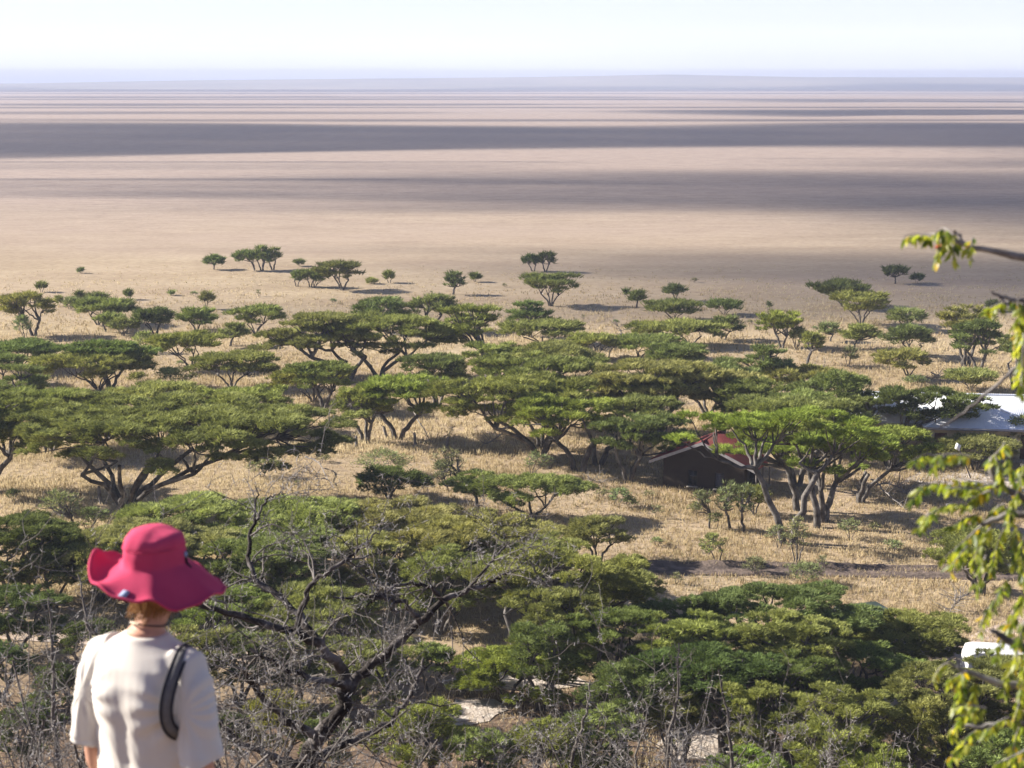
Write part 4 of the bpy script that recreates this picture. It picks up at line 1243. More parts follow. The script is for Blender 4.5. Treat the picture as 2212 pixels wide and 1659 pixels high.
dead_branch('bare curved dead limb standing in the bright grass', [(1312, 774, 0), (1322, 772, 1.0), (1339, 773, 1.7), (1343, 773, 2.9), (1330, 773, 3.6)], 4, 22, 'dead_sapling', 0.08)
dead_branch('fallen branch behind the lowest of three stacked crowns', [(2010, 812, 0.3), (2035, 816, 0.1), (2060, 819, 0.2)], 5, 18)
dead_branch('dry branches scattered by the sparse leaning tree', [(1745, 800, 0.1), (1770, 798, 0.4), (1798, 800, 0.1)], 6, 14)
dead_branch('bare twisted branches on the shaded ground beyond the hanging leaves', [(1890, 1062, 0.5), (1920, 1070, 0.9), (1960, 1080, 0.5), (2000, 1078, 0.3)], 7, 50)
dead_branch('white fallen limb slanting into the grass beyond the house tree', [(1880, 1075, 1.4), (1920, 1092, 0.7), (1958, 1104, 0.1)], 8, 6)
dead_branch('grey broken limb caught low in the shaggy brush at the giant\'s tip', [(660, 1010, 0.9), (690, 1020, 0.7), (720, 1060, 0.2)], 9, 10)
dead_branch('bare drooping boughs hanging from the big grey green bush', [(2090, 1310, 0.8), (2065, 1318, 0.5), (2050, 1330, 0.1)], 10, 44, r=0.05)

def info_board():
    p = gp(2316 / 1.1302, 1262 / 1.1302)
    root = empty('small_sign', (p[0], p[1], 0), R(25))
    tag(root, 'small blank grey sign on a post in the meadow behind the hanging leaves', 'sign')
    MB().box((0, 0, 0.35), (0.06, 0.06, 0.78)).build('post', M_DEAD, root)
    MB().box((0, -0.05, 0.78), (0.62, 0.03, 0.36)).build('board', M_TRIM, root)
info_board()
def tilted_board():
    p = gp(2082, 1033)
    root = empty('leaning_board', (p[0], p[1], 0), R(-10))
    tag(root, 'white board propped up on a leaning dark pole in the bare yard', 'board')
    MB().tubes(np.array([(0.55, 0, -0.1), (-0.6, 0.1, 2.6)]), np.full(2, 0.05), 6).build('pole', M_FRAME, root)
    b = MB()
    slab(b, [(-0.78, -0.02, 2.25), (-0.42, -0.06, 2.05), (-0.32, -0.02, 2.5), (-0.66, 0.03, 2.68)], 0.03)
    b.build('panel', M_WHITE, root)
tilted_board()

# ------------------------------------------------------------------ dry grass
def grass():
    rs = np.random.RandomState(8)
    b = MB()
    for (d0, d1, n, s) in ((58, 90, 60000, 1.0), (90, 125, 70000, 1.15), (125, 175, 60000, 1.6), (175, 260, 40000, 2.4)):
        y = rs.uniform(d0, d1, n)
        x = rs.uniform(-1, 1, n) * (0.36 * y + 4)
        z = hill(y)
        k = snoise(x, y * 1.4, 31, 3.2, 4)
        k2 = snoise(x, y * 1.3, 33, 14.0, 3)
        keep = rs.uniform(-1.0, 1.0, n) < k * 0.8 + k2 * 0.4 + 0.25
        inside = np.zeros(n, bool)
        for P2 in SANDW:
            P2 = np.array(P2)
            j = len(P2) - 1
            for i in range(len(P2)):
                c = ((P2[i, 1] > y) != (P2[j, 1] > y)) & (x < (P2[j, 0] - P2[i, 0]) * (y - P2[i, 1]) / (P2[j, 1] - P2[i, 1] + 1e-9) + P2[i, 0])
                inside ^= c
                j = i
        keep &= ~inside | (rs.uniform(0, 1, n) < 0.04)
        keep &= rs.uniform(0, 1, n) < np.clip((265 - y) / 130, 0, 1)
        ty = np.interp(x, [7.7, 17, 27, 36], [94.2, 94.0, 93.0, 92]) 
        keep &= ~((np.abs(y - ty) < 0.75 + 0.7 * k) & (x > 7))
        keep &= (y > 80 + 5 * k2) | (rs.uniform(0, 1, n) < np.where(x < -3, 0.10, 0.45))
        x, y, z, k, k2 = x[keep], y[keep], z[keep], k[keep], k2[keep]
        m = len(x)
        nb = 4
        i = np.repeat(np.arange(m), nb)
        B = np.column_stack([x[i] + rs.normal(0, 0.10 * s, m * nb), y[i] + rs.normal(0, 0.10 * s, m * nb), z[i] - 0.04])
        D = rs.normal(0, 0.36, (m * nb, 3))
        D[:, 2] = 1.0
        L = s * np.clip((300 - y[i]) / 150, 0.35, 1) * rs.uniform(0.16, 0.40, m * nb) * (0.85 + 0.4 * np.clip(k[i], -0.5, 1))
        tone = np.clip(0.5 + 0.42 * k2[i] + rs.normal(0, 0.2, m * nb), 0, 1)
        b.kites(B, unit(D), L, np.full(m * nb, 0.042 * s), unit(rs.normal(0, 1, (m * nb, 3))), tone, 0.35)
    m, n, l, p = mat('dry_grass_blades')
    a = n.new('ShaderNodeAttribute')
    a.attribute_name = 'tone'
    c = ramp(n, l, a.outputs['Fac'], [(0.0, (0.20, 0.19, 0.10)), (0.16, (0.36, 0.27, 0.15)), (0.5, (0.54, 0.445, 0.275)), (1.0, (0.67, 0.58, 0.385))])
    d = n.new('ShaderNodeBsdfDiffuse')
    t = n.new('ShaderNodeBsdfTranslucent')
    l.new(c, d.inputs['Color'])
    l.new(c, t.inputs['Color'])
    ms = n.new('ShaderNodeMixShader')
    ms.inputs[0].default_value = 0.4
    l.new(d.outputs[0], ms.inputs[1])
    l.new(t.outputs[0], ms.inputs[2])
    l.new(ms.outputs[0], n['Material Output'].inputs['Surface'])
    tag(b.build('dry_grass', m, tone=True), 'dry straw coloured grass growing in tufts between the acacias', 'grass', kind='stuff')
grass()

# ------------------------------------------------------------------ the person in the pink hat
M_SKIN = noisy('warm_skin', (0.50, 0.27, 0.19), (0.58, 0.33, 0.24), 14, 0.55, None, 0.1, 0.004)  # the skin's own tone, slightly varied
M_HAIR = noisy('fair_hair', (0.20, 0.10, 0.035), (0.36, 0.20, 0.08), 60, 0.6)
M_SHIRT = noisy('cream_cotton', (0.66, 0.63, 0.585), (0.70, 0.67, 0.625), 3, 0.95, None, 0.25, 0.004)
M_HAT = noisy('pink_cotton', (0.48, 0.048, 0.115), (0.56, 0.066, 0.145), 5, 0.95, None, 0.35, 0.004)
M_BAND = plain('deep_pink_seam', (0.55, 0.03, 0.08), 0.9)
M_TAG = plain('pale_blue_tag', (0.26, 0.32, 0.48), 0.8)
M_NAVY = plain('navy_edging', (0.012, 0.014, 0.028), 0.85)
M_STRAP = plain('grey_webbing', (0.15, 0.15, 0.155), 0.9, 0, 0.1, 0.1, 40, 0.2)
M_KHAKI = plain('khaki_trousers', (0.20, 0.16, 0.10), 0.95)
M_SHOE = plain('brown_boots', (0.07, 0.045, 0.03), 0.8)
M_BEAD = plain('pale_bead', (0.6, 0.52, 0.38), 0.6)

def loft(b, secs, n=28, capped=True):
    """secs: (centre, half width vector, half depth vector)"""
    a = np.arange(n) * 2 * math.pi / n
    rings = []
    for c, wv, dv in secs:
        rings.append(np.array(c) + np.cos(a)[:, None] * np.array(wv) + np.sin(a)[:, None] * np.array(dv))
    V = np.concatenate(rings)
    idx = np.arange(len(V)).reshape(len(secs), n)
    nx = np.roll(idx, -1, 1)
    b.add(V, np.stack([idx[:-1], nx[:-1], nx[1:], idx[1:]], -1).reshape(-1, 4))
    if capped:
        for rg, flip in ((rings[0], True), (rings[-1], False)):
            f = [(0, i + 1, (i + 1) % n + 1) for i in range(n)]
            b.add(np.concatenate([[rg.mean(0)], rg]), [t[::-1] for t in f] if flip else f)

def limb_secs(pts, rad):
    pts = np.array(pts, float)
    T_ = unit(np.gradient(pts, axis=0))
    out = []
    for p, t, r in zip(pts, T_, rad):
        ref = np.array([0, 1.0, 0]) if abs(t[1]) < 0.8 else np.array([1.0, 0, 0])
        wv = unit(np.cross(t, ref))
        dv = np.cross(wv, t)
        ra, rb = r if isinstance(r, tuple) else (r, r)
        out.append((p, wv * ra, dv * rb))
    return out

def fused(name, b, m, parent, voxel, smooth=6, deform=None):
    """one continuous surface grown over overlapping lofts"""
    o = b.build(name, m, None)
    rm = o.modifiers.new('remesh', 'REMESH')
    rm.mode = 'VOXEL'
    rm.voxel_size = voxel
    sm = o.modifiers.new('smooth', 'SMOOTH')
    sm.iterations = smooth
    sm.factor = 0.5
    dg = bpy.context.evaluated_depsgraph_get()
    dg.update()
    me = bpy.data.meshes.new_from_object(o.evaluated_get(dg))
    o.modifiers.clear()
    o.data = me
    n = len(me.vertices)
    v = np.empty(n * 3, np.float32)
    me.vertices.foreach_get('co', v)
    v = v.reshape(-1, 3).astype(float)
    if deform is not None:
        nr = np.empty(n * 3, np.float32)
        me.vertices.foreach_get('normal', nr)
        v = deform(v, nr.reshape(-1, 3).astype(float))
        me.vertices.foreach_set('co', v.astype(np.float32).ravel())
    me.polygons.foreach_set('use_smooth', np.ones(len(me.polygons), bool))
    me.materials.clear()
    me.materials.append(m)
    me.update()
    o.parent = parent
    return o

PX, PY, TURN = -1.185, 5.0, 25
PZ = float(hill(PY)) - 0.02
person = empty('person', (PX, PY, PZ), R(-TURN))
tag(person, 'person seen from behind in a wide brimmed pink sun hat and cream T-shirt', 'person')

HU = 0.036                                         # how far the head stands above the shoulders' first guess
def arm_pts(s):
    return [(s * 0.160, 0.0, 1.350), (s * 0.184, -0.005, 1.30), (s * 0.199, -0.012, 1.18), (s * 0.208, -0.018, 1.06), (s * 0.213, 0.0, 0.96), (s * 0.215, 0.035, 0.85), (s * 0.210, 0.06, 0.80)]
def body_mesh():
    b = MB()
    torso = [(0.70, .150, .10), (0.80, .175, .115), (0.88, .172, .112), (1.0, .145, .098), (1.10, .155, .105), (1.22, .172, .112), (1.31, .165, .10), (1.37, .125, .075), (1.41, .075, .062), (1.44, .056, .056)]
    loft(b, [((0, 0.0 if z < 1.3 else 0.008, z), (wx, 0, 0), (0, dy, 0)) for z, wx, dy in torso])
    loft(b, [((0, 0.008 + (z - 1.40) * 0.25, z), (wx, 0, 0), (0, dy, 0)) for z, wx, dy in ((1.38, .060, .058), (1.43, .054, .055), (1.50, .052, .055), (1.56, .055, .058))])
    # head
    hc = np.array([0, 0.045, 1.575 + HU])
    hs = []
    for t in np.linspace(-1, 1, 15):
        z = hc[2] + t * 0.112
        rr = math.sqrt(max(0.0, 1 - t * t)) + 0.02
        wx = 0.074 * rr * (1.0 if t > -0.1 else 1.0 + 0.10 * (t + 0.1))
        dy = 0.094 * rr * (1.0 if t > -0.2 else 0.96)
        hs.append(((0, hc[1] + (0.014 if t < -0.2 else 0), z), (wx, 0, 0), (0, dy, 0)))
    loft(b, hs, 24)
    # nose, lips, ears, brow
    loft(b, limb_secs([(0, 0.128, 1.60 + HU), (0, 0.143, 1.58 + HU), (0, 0.153, 1.562 + HU), (0, 0.140, 1.552 + HU)], [.008, .011, .014, .010]), 10)
    loft(b, limb_secs([(-0.024, 0.128, 1.522 + HU), (0, 0.137, 1.523 + HU), (0.024, 0.128, 1.522 + HU)], [.004, .008, .004]), 8)
    for s in (-1, 1):
        loft(b, limb_secs([(s * 0.073, 0.045, 1.545 + HU), (s * 0.083, 0.035, 1.57 + HU), (s * 0.080, 0.035, 1.595 + HU), (s * 0.072, 0.045, 1.60 + HU)], [(.006, .012), (.007, .018), (.007, .017), (.005, .010)]), 8)
        p = arm_pts(s)
        loft(b, limb_secs(p, [.048, .046, .043, .041, .041, .034, .027]), 16)
        # palm
        w0 = np.array(p[-1])
        d = unit(np.array([s * -0.02, 0.22, -0.97]))
        sd = unit(np.array([0.05 * s, 0.97, 0.22]))
        side = np.cross(d, sd) * 1.0
        loft(b, [(w0 + d * t, sd * wv, side * 0.014) for t, wv in ((-0.015, .026), (0.02, .032), (0.055, .040), (0.085, .041), (0.10, .036))], 14)
        for k, (o_, L_, r_) in enumerate(((0.030, .068, .0085), (0.010, .078, .009), (-0.011, .073, .0085), (-0.030, .056, .0075))):
            a0 = w0 + d * 0.088 + sd * o_
            c_ = side * (-s) * 0.4
            q = [a0, a0 + d * L_ * 0.42 + c_ * 0.010, a0 + (d * 0.80 + c_ * 0.42) * L_ * 0.86, a0 + (d * 0.86 + c_ * 0.8) * L_ * 1.08]
            loft(b, limb_secs(q, [r_ * 1.1, r_, r_ * 0.92, r_ * 0.68]), 8)
        th0 = w0 + d * 0.03 + sd * 0.026
        q = [th0, th0 + sd * 0.026 + d * 0.022, th0 + sd * 0.034 + d * 0.05 - side * s * 0.006, th0 + sd * 0.030 + d * 0.072 - side * s * 0.012]
        loft(b, limb_secs(q, [.014, .0115, .010, .007]), 8)
        # legs and feet
        x = s * 0.088
        loft(b, limb_secs([(x, 0, 0.82), (x, 0.005, 0.66), (x, 0.01, 0.47), (x, 0.0, 0.32), (x, -0.01, 0.10), (x, -0.01, 0.05)], [.085, .074, .053, .051, .036, .036]), 16)
        loft(b, limb_secs([(x, -0.05, 0.045), (x, 0.03, 0.05), (x, 0.11, 0.038), (x, 0.17, 0.028)], [(.034, .04), (.038, .042), (.042, .03), (.03, .02)]), 14)
    return b
HEAD_OFF = np.array([0.026, 0.015, 0.0])           # the head leans a little over
def lean(v, nr=None):
    return v + np.clip((v[:, 2:3] - 1.44) / 0.07, 0, 1) * HEAD_OFF
body = fused('body', body_mesh(), M_SKIN, person, 0.0055, 5, lean)
for s in (-1, 1):
    e = MB()
    loft(e, [((s * 0.031, 0.122 + 0.0, 1.585 + HU + t * 0.011), (math.sqrt(max(0.02, 1 - t * t)) * 0.012, 0, 0), (0, math.sqrt(max(0.02, 1 - t * t)) * 0.011, 0)) for t in np.linspace(-1, 1, 7)], 12)
    e.v = [lean(q) for q in e.v]
    e.build('eye', M_WHITE, person)

def shirt():
    b = MB()
    secs = [(0.80, .200, .140), (0.86, .198, .138), (0.94, .190, .130), (1.02, .184, .122), (1.10, .180, .132), (1.20, .190, .142), (1.28, .192, .138), (1.335, .186, .118), (1.375, .160, .092), (1.405, .098, .074), (1.425, .074, .066)]
    loft(b, [((0, 0.004, z), (wx, 0, 0), (0, dy, 0)) for z, wx, dy in secs], 40)
    for s in (-1, 1):
        loft(b, limb_secs([(s * 0.11, 0.0, 1.350), (s * 0.155, 0, 1.332), (s * 0.186, -0.006, 1.27), (s * 0.203, -0.012, 1.18), (s * 0.213, -0.016, 1.10), (s * 0.224, -0.016, 1.035)],
                          [.062, (.068, .074), (.064, .074), (.062, .074), (.062, .076), (.066, .082)]), 24)
    def folds(v, nr):
        x, y, z = v.T
        k = np.zeros(len(v))
        back = np.clip(-nr[:, 1], 0, 1)
        # drag lines from the armpits and down the spine, soft wrinkles at the waist
        for s in (-1, 1):
            d1 = np.hypot(x - s * 0.20, z - 1.22)
            ang = np.arctan2(z - 1.22, (x - s * 0.20) * -s)
            k += 0.0035 * np.sin(ang * 13 + s) * np.exp(-((d1 - 0.11) / 0.075) ** 2)
            # shoulder blades
            k += 0.012 * np.exp(-(((x - s * 0.095) / 0.05) ** 2 + ((z - 1.235) / 0.075) ** 2)) * back
            sl_ = np.clip((np.abs(x) - 0.19) / 0.03, 0, 1) * (x * s > 0)
            k += sl_ * 0.0032 * np.sin((z * 0.5 + y * 0.9 * s) * 70 + 2.2 * np.sin(z * 19)) * np.clip((1.27 - z) / 0.08, 0, 1)
        k -= 0.010 * np.exp(-((x / 0.03) ** 2)) * np.clip((1.35 - z) / 0.2, 0, 1) * back
        k += 0.0034 * snoise(x * 1.0 + z * 0.35, z * 0.55, 51, 0.022, 3) * np.clip((1.31 - z) / 0.2, 0.1, 1)
        k += 0.0045 * np.sin(x * 34 + z * 12 + 1.2 * np.sin(z * 14)) * np.clip((1.12 - z) / 0.2, 0, 1)
        hem = np.exp(-((z - 1.052) / 0.006) ** 2) * (np.abs(x) > 0.17)
        return v + nr * (k - 0.003 * hem)[:, None]
    return fused('shirt', b, M_SHIRT, person, 0.0048, 13, folds)
shirt()
tr = MB()
loft(tr, [((0, 0, z), (wx, 0, 0), (0, dy, 0)) for z, wx, dy in ((0.70, .165, .12), (0.78, .186, .128), (0.87, .182, .124), (0.93, .172, .116))], 28)
for s in (-1, 1):
    loft(tr, limb_secs([(s * 0.09, 0, 0.82), (s * 0.092, 0.005, 0.62), (s * 0.092, 0.008, 0.45), (s * 0.092, 0, 0.25), (s * 0.092, -0.005, 0.09)], [.098, .086, .072, .068, .066]), 20)
fused('trousers', tr, M_KHAKI, person, 0.007, 4)
for s in (-1, 1):
    sh = MB()
    loft(sh, limb_secs([(s * 0.088, -0.068, 0.05), (s * 0.088, -0.03, 0.06), (s * 0.088, 0.06, 0.056), (s * 0.088, 0.14, 0.045), (s * 0.088, 0.195, 0.032)], [(.03, .045), (.042, .058), (.046, .054), (.046, .042), (.03, .026)]), 18)
    loft(sh, [((s * 0.088, -0.02, z), (.046, 0, 0), (0, .05, 0)) for z in (0.04, 0.09, 0.14)], 16)
    fused('boot', sh, M_SHOE, person, 0.006, 3)
# hair under the brim
hb = MB()
hs = []
for t in np.linspace(-0.93, 0.95, 12):
    rr = math.sqrt(1 - t * t) + 0.03
    hs.append(((0, 0.030 - 0.006 * (t < 0), 1.583 + HU + t * 0.115), (0.081 * rr, 0, 0), (0, 0.096 * rr, 0)))
loft(hb, hs, 26)
def tousle(v, nr):
    k = 0.004 * np.sin(v[:, 0] * 240 + 3 * np.sin(v[:, 2] * 60)) + 0.005 * snoise(v[:, 0], v[:, 2], 61, 0.02, 3)
    face = (v[:, 1] > 0.085) & (v[:, 2] < 1.63 + HU)
    q = v + nr * k[:, None]
    q[face, 1] = 0.085
    return lean(q)
fused('hair', hb, M_HAIR, person, 0.006, 3, tousle)
rs_ = np.random.RandomState(5)
st = MB()
P_, Q_ = [], []
for k in range(220):
    a = rs_.uniform(math.pi * 0.98, math.pi * 2.02)
    p0 = np.array([0.072 * math.cos(a), 0.03 + 0.088 * math.sin(a), 1.515 + HU + rs_.uniform(-0.01, 0.02)])
    P_.append(bez(p0, p0 + np.array([0.004 * math.cos(a), 0.006 * math.sin(a), -0.02]), p0 + np.array([rs_.normal(0, .008), rs_.normal(0, .006), -rs_.uniform(.03, .075)]), 5))
    Q_.append(np.linspace(.0035, .001, 5))
st.tubes(P_, Q_, 4)
st.v = [lean(q) for q in st.v]
st.build('nape_hair', M_HAIR, person)
# necklace cord with a pale bead
nk = MB()
a = np.linspace(0, 2 * math.pi, 40)
nk.tubes(lean(np.column_stack([0.062 * np.cos(a), 0.012 + 0.064 * np.sin(a), 1.452 + 0.016 * -np.sin(a)])), np.full(40, 0.0028), 6)
no = nk.build('necklace', M_NAVY, person, smooth=True)
bd = MB()
bd.tubes(lean(np.array([(-0.030, -0.045, 1.468), (-0.012, -0.0525, 1.4695), (0.006, -0.0535, 1.4695)])), np.array([.005, .006, .005]), 8)
bd.build('bead', M_BEAD, no)

# the hat
def hat():
    n = 96
    a = np.arange(n) * 2 * math.pi / n            # 0 = wearer's right hand side, pi/2 = front
    ca, sa = np.cos(a), np.sin(a)
    z0 = 1.585 + HU
    prof = [(0.0, 0.150), (0.030, 0.1495), (0.058, 0.144), (0.080, 0.132), (0.0925, 0.112), (0.0975, 0.092), (0.0990, 0.078), (0.0975, 0.074), (0.0995, 0.068), (0.101, 0.040), (0.1035, 0.010), (0.107, 0.0)]
    z0 += 0.033
    prof = [(r_, z_ * 0.78) for r_, z_ in prof]
    rings = []
    for k, (r, z) in enumerate(prof):
        wob = 1 + 0.025 * np.sin(a * 3 + 0.6) * (z > 0.02) + 0.016 * np.sin(a * 6 + 14 * z) * (r > 0.03) + 0.010 * np.sin(a * 11 - 30 * z)
        dent = -0.010 * np.exp(-((ca * r - 0.045) / 0.03) ** 2) * (z > 0.09)
        rings.append(np.column_stack([ca * r * 0.96 * wob, sa * r * 1.06 * wob + 0.02, z0 + z + dent + 0 * a]))
    rings = [lean(q) for q in rings]
    # brim: width, droop and curl change round the head (angles in the picture's frame)
    b_ang = a + R(TURN)                              # the turned body seen from behind: pi = toward the sun, 3pi/2 = toward the lens
    left = np.clip(-np.cos(a - R(TURN)), 0, 1)
    near = np.clip(-np.sin(a - R(TURN)), 0, 1)
    right = np.clip(np.cos(a - R(TURN)), 0, 1)
    far = np.clip(np.sin(a - R(TURN)), 0, 1)
    for t in (0.12, 0.3, 0.5, 0.68, 0.82, 0.92, 1.0):
        wd = 0.094 + 0.014 * right + 0.000 * left + 0.006 * np.sin(a * 3 + 1)
        r = 0.107 + wd * t * (1 - 0.06 * near)
        drop = -0.046 * t - 0.034 * near ** 1.3 * t ** 1.1 - 0.046 * right ** 1.5 * t ** 1.2 - 0.01 * far * t
        lift = 0.018 * left ** 1.2 * t + 0.040 * left ** 2 * t ** 2.6 + 0.012 * np.maximum(left, near) * t ** 5
        wave = 0.010 * np.sin(a * 4 + 0.8) * t ** 1.3 + 0.007 * np.sin(a * 7 + 2.0) * t * (0.4 + near) + 0.004 * np.sin(a * 13 + 1.0) * t ** 2
        rings.append(lean(np.column_stack([ca * r * 0.98, sa * r * 1.03 + 0.02, z0 + drop + lift + wave])))
    outer = rings[-1]
    # stitched rolled edge, then the underside
    cen = np.array([0, 0.02, 0]) + HEAD_OFF
    dr = unit((outer - cen) * np.array([1, 1, 0]))
    rings.append(outer + dr * 0.006 + np.array([0, 0, -0.001]))
    rings.append(outer + dr * 0.007 + np.array([0, 0, -0.006]))
    for rg in rings[len(prof) + 6:len(prof) - 2:-1]:
        rings.append(rg + np.array([0, 0, -0.007]))
    V = np.concatenate(rings)
    idx = np.arange(len(V)).reshape(len(rings), n)
    nx = np.roll(idx, -1, 1)
    h = MB().add(V, np.stack([idx[:-1], idx[1:], nx[1:], nx[:-1]], -1).reshape(-1, 4))
    ho = h.build('hat', M_HAT, person, smooth=True)
    sb = MB()
    for zz, rr, rad in ((0.0755 * 0.78, 0.0985, 0.0022),):
        sb.tubes(lean(np.column_stack([np.append(ca, ca[0]) * rr * 0.965, np.append(sa, sa[0]) * rr * 1.065 + 0.02, np.full(n + 1, z0 + zz)])), np.full(n + 1, rad), 6)
    ed = outer + dr * 0.004 + np.array([0, 0, -0.003])
    sb.tubes(np.concatenate([ed, ed[:1]]), np.full(n + 1, 0.0048), 8)
    sb.build('seam', M_HAT, ho, smooth=True)
    # woven tag by the back edge, pale toggle on the side of the crown
    k = int(np.argmin(np.abs(((a - R(TURN)) % (2 * math.pi)) - R(254))))
    i0, i1 = len(prof) + 3, len(prof) + 6
    q = [rings[i0][k - 1], rings[i0][k + 1], rings[i1][k + 1], rings[i1][k - 1]]
    tg = MB()
    up_ = unit(np.cross(q[1] - q[0], q[3] - q[0]))
    up_ = up_ * np.sign(up_[2] + 1e-6)
    slab(tg, [p + up_ * 0.004 for p in (q if np.cross(q[1] - q[0], q[3] - q[0])[2] > 0 else q[::-1])], 0.003)
    to = tg.build('tag', M_TAG, ho)
    k = int(np.argmin(np.abs(((a - R(TURN)) % (2 * math.pi)) - R(350))))
    p = rings[9][k]
    tb = MB()
    d = unit(np.array([ca[k], sa[k], 0]))
    loft(tb, [(p + d * t, np.array([-d[1], d[0], 0]) * r, np.array([0, 0, 1.3 * r])) for t, r in ((-0.004, .006), (0.003, .008), (0.006, .006), (0.008, .002))], 14)
    tb.build('toggle', M_TAG, ho, smooth=True)
    cd = MB()
    cd.tubes(np.array([p + d * 0.002 + np.array([0, 0, -0.008]), p + d * 0.006 + np.array([0, 0, -0.03]), p + d * 0.02 + np.array([0, 0, -0.045])]), np.full(3, 0.004), 6)
    cd.build('cord', M_NAVY, ho)
hat()

# the shoulder bag: strap over the shoulder, bag at the front
def bag():
    root = empty('shoulder_bag', (PX, PY, PZ), R(-TURN))
    tag(root, 'dark grey shoulder strap with black edges worn over the cream T-shirt', 'bag')
    P = np.array([(0.125, 0.150, 1.12), (0.145, 0.138, 1.22), (0.152, 0.105, 1.32), (0.156, 0.055, 1.380), (0.160, 0.0, 1.402), (0.178, -0.060, 1.378), (0.180, -0.106, 1.325), (0.172, -0.128, 1.265), (0.164, -0.124, 1.20), (0.166, -0.100, 1.15), (0.168, -0.04, 1.11), (0.15, 0.02, 1.10), (0.15, 0.10, 1.09), (0.135, 0.148, 1.08)])
    t = np.linspace(0, len(P) - 1, 60)
    C = np.stack([np.interp(t, np.arange(len(P)), P[:, k]) for k in range(3)], 1)
    for _ in range(12):
        C[1:-1] = (C[:-2] + 2 * C[1:-1] + C[2:]) / 4
    T_ = unit(np.gradient(C, axis=0))
    cen = np.array([0.07, 0.0, 1.2])
    out = C - cen
    out = unit(out - (out * T_).sum(1)[:, None] * T_)
    sd = np.cross(T_, out)
    def band(hw, o0, o1, shift):
        b = MB()
        q = [C + sd * (shift - hw) + out * o0, C + sd * (shift + hw) + out * o0, C + sd * (shift + hw) + out * o1, C + sd * (shift - hw) + out * o1]
        V = np.stack(q, 1)
        idx = np.arange(len(C) * 4).reshape(-1, 4)
        nx = np.roll(idx, -1, 1)
        b.add(V.reshape(-1, 3), np.stack([idx[:-1], nx[:-1], nx[1:], idx[1:]], -1).reshape(-1, 4))
        b.add(V[0], [(0, 1, 2, 3)]).add(V[-1], [(3, 2, 1, 0)])
        return b
    so_ = band(0.0145, -0.004, 0.0035, 0).build('strap', M_STRAP, root)
    for s in (-1, 1):
        band(0.0035, -0.004, 0.005, s * 0.018).build('edging', M_NAVY, so_)
    bg = MB()
    loft(bg, [((-0.05, 0.165, z), (wx, 0, 0), (0, dy, 0)) for z, wx, dy in ((0.92, .08, .03), (0.94, .095, .042), (1.07, .095, .042), (1.10, .085, .03))], 24)
    bg.build('pouch', M_NAVY, root, smooth=True)
bag()

# ------------------------------------------------------------------ bare thorn scrub on the hillside
def grow(rs, P, Q, TH, start, d, length, r, lvl, kink=0.34, maxl=3, up=0.05):
    """zigzag thorny twigs"""
    K = 7
    pts = [np.array(start, float)]
    d = unit(np.array(d, float))
    seg = length / (K - 1)
    for k in range(K - 1):
        d = unit(d + rs.normal(0, kink, 3) * np.array([1, 1, 0.8]) + np.array([0, 0, up]))
        pts.append(pts[-1] + d * seg)
    pts = np.array(pts)
    P.append(pts)
    Q.append(np.linspace(r, max(r * 0.45, 0.0018), K))
    if lvl <= 2:
        nth = max(2, int(length / 0.085))
        for k in range(nth):
            t = rs.uniform(0, K - 1.001)
            i = int(t)
            p = pts[i] + (pts[i + 1] - pts[i]) * (t - i)
            for s_ in range(2):
                dd = unit(np.cross(pts[i + 1] - pts[i], rs.normal(0, 1, 3)))
                TH.append((p, p + dd * rs.uniform(0.02, 0.055)))
    if lvl < maxl:
        nb = rs.randint(3, 6) if lvl == 0 else rs.randint(2, 5)
        for k in range(nb):
            t = rs.uniform(0.22, 1.0) * (K - 1.001)
            i = int(t)
            p = pts[i] + (pts[i + 1] - pts[i]) * (t - i)
            ax = pts[i + 1] - pts[i]
            dd = unit(unit(ax) * 0.55 + unit(np.cross(ax, rs.normal(0, 1, 3))) * 0.9)
            grow(rs, P, Q, TH, p, dd, length * rs.uniform(0.42, 0.68), max(0.0026, np.interp(t, [0, K - 1], [r, r * 0.45]) * 0.55), lvl + 1, kink, maxl, up)

def finish_thorn(root, P, Q, TH, o, main=None, thr=0.0024):
    if main:
        mb = MB()
        for p, q in main:
            mb.tubes(np.array(p) - o, np.array(q), 9)
        mb.build('trunk', M_DARKBARK, root, smooth=True)
    if P:
        MB().tubes(np.array(P) - o, np.array(Q), 4).build('crown', M_TWIG, root)
    if TH:
        tp = np.array(TH) - o
        k = 3
        C = np.stack([tp[:, 0], tp[:, 0] * 0.5 + tp[:, 1] * 0.5, tp[:, 1]], 1)
        MB().tubes(C, np.tile(np.array([thr, thr * 0.8, 0.0006]), (len(C), 1)), 3).build('thorns', M_THORN, root)
M_DARKBARK = noisy('dark_thorn_bark', (0.018, 0.015, 0.014), (0.055, 0.047, 0.044), 5.0, 0.9, (0.20, 0.185, 0.185), 0.9, 0.03)

def smooth_path(pts, rad, n=26, rs=None, w=0.012):
    pts = np.array(pts, float)
    t = np.linspace(0, len(pts) - 1, n)
    C = np.stack([np.interp(t, np.arange(len(pts)), pts[:, k]) for k in range(3)], 1)
    for _ in range(3):
        C[1:-1] = (C[:-2] + 2 * C[1:-1] + C[2:]) / 4
    if rs is not None:
        C[1:-1] += rs.normal(0, w, C[1:-1].shape)
    return C, np.interp(t, np.arange(len(rad)), rad) * (1 + (rs.uniform(-0.08, 0.1, n) if rs is not None else 0))

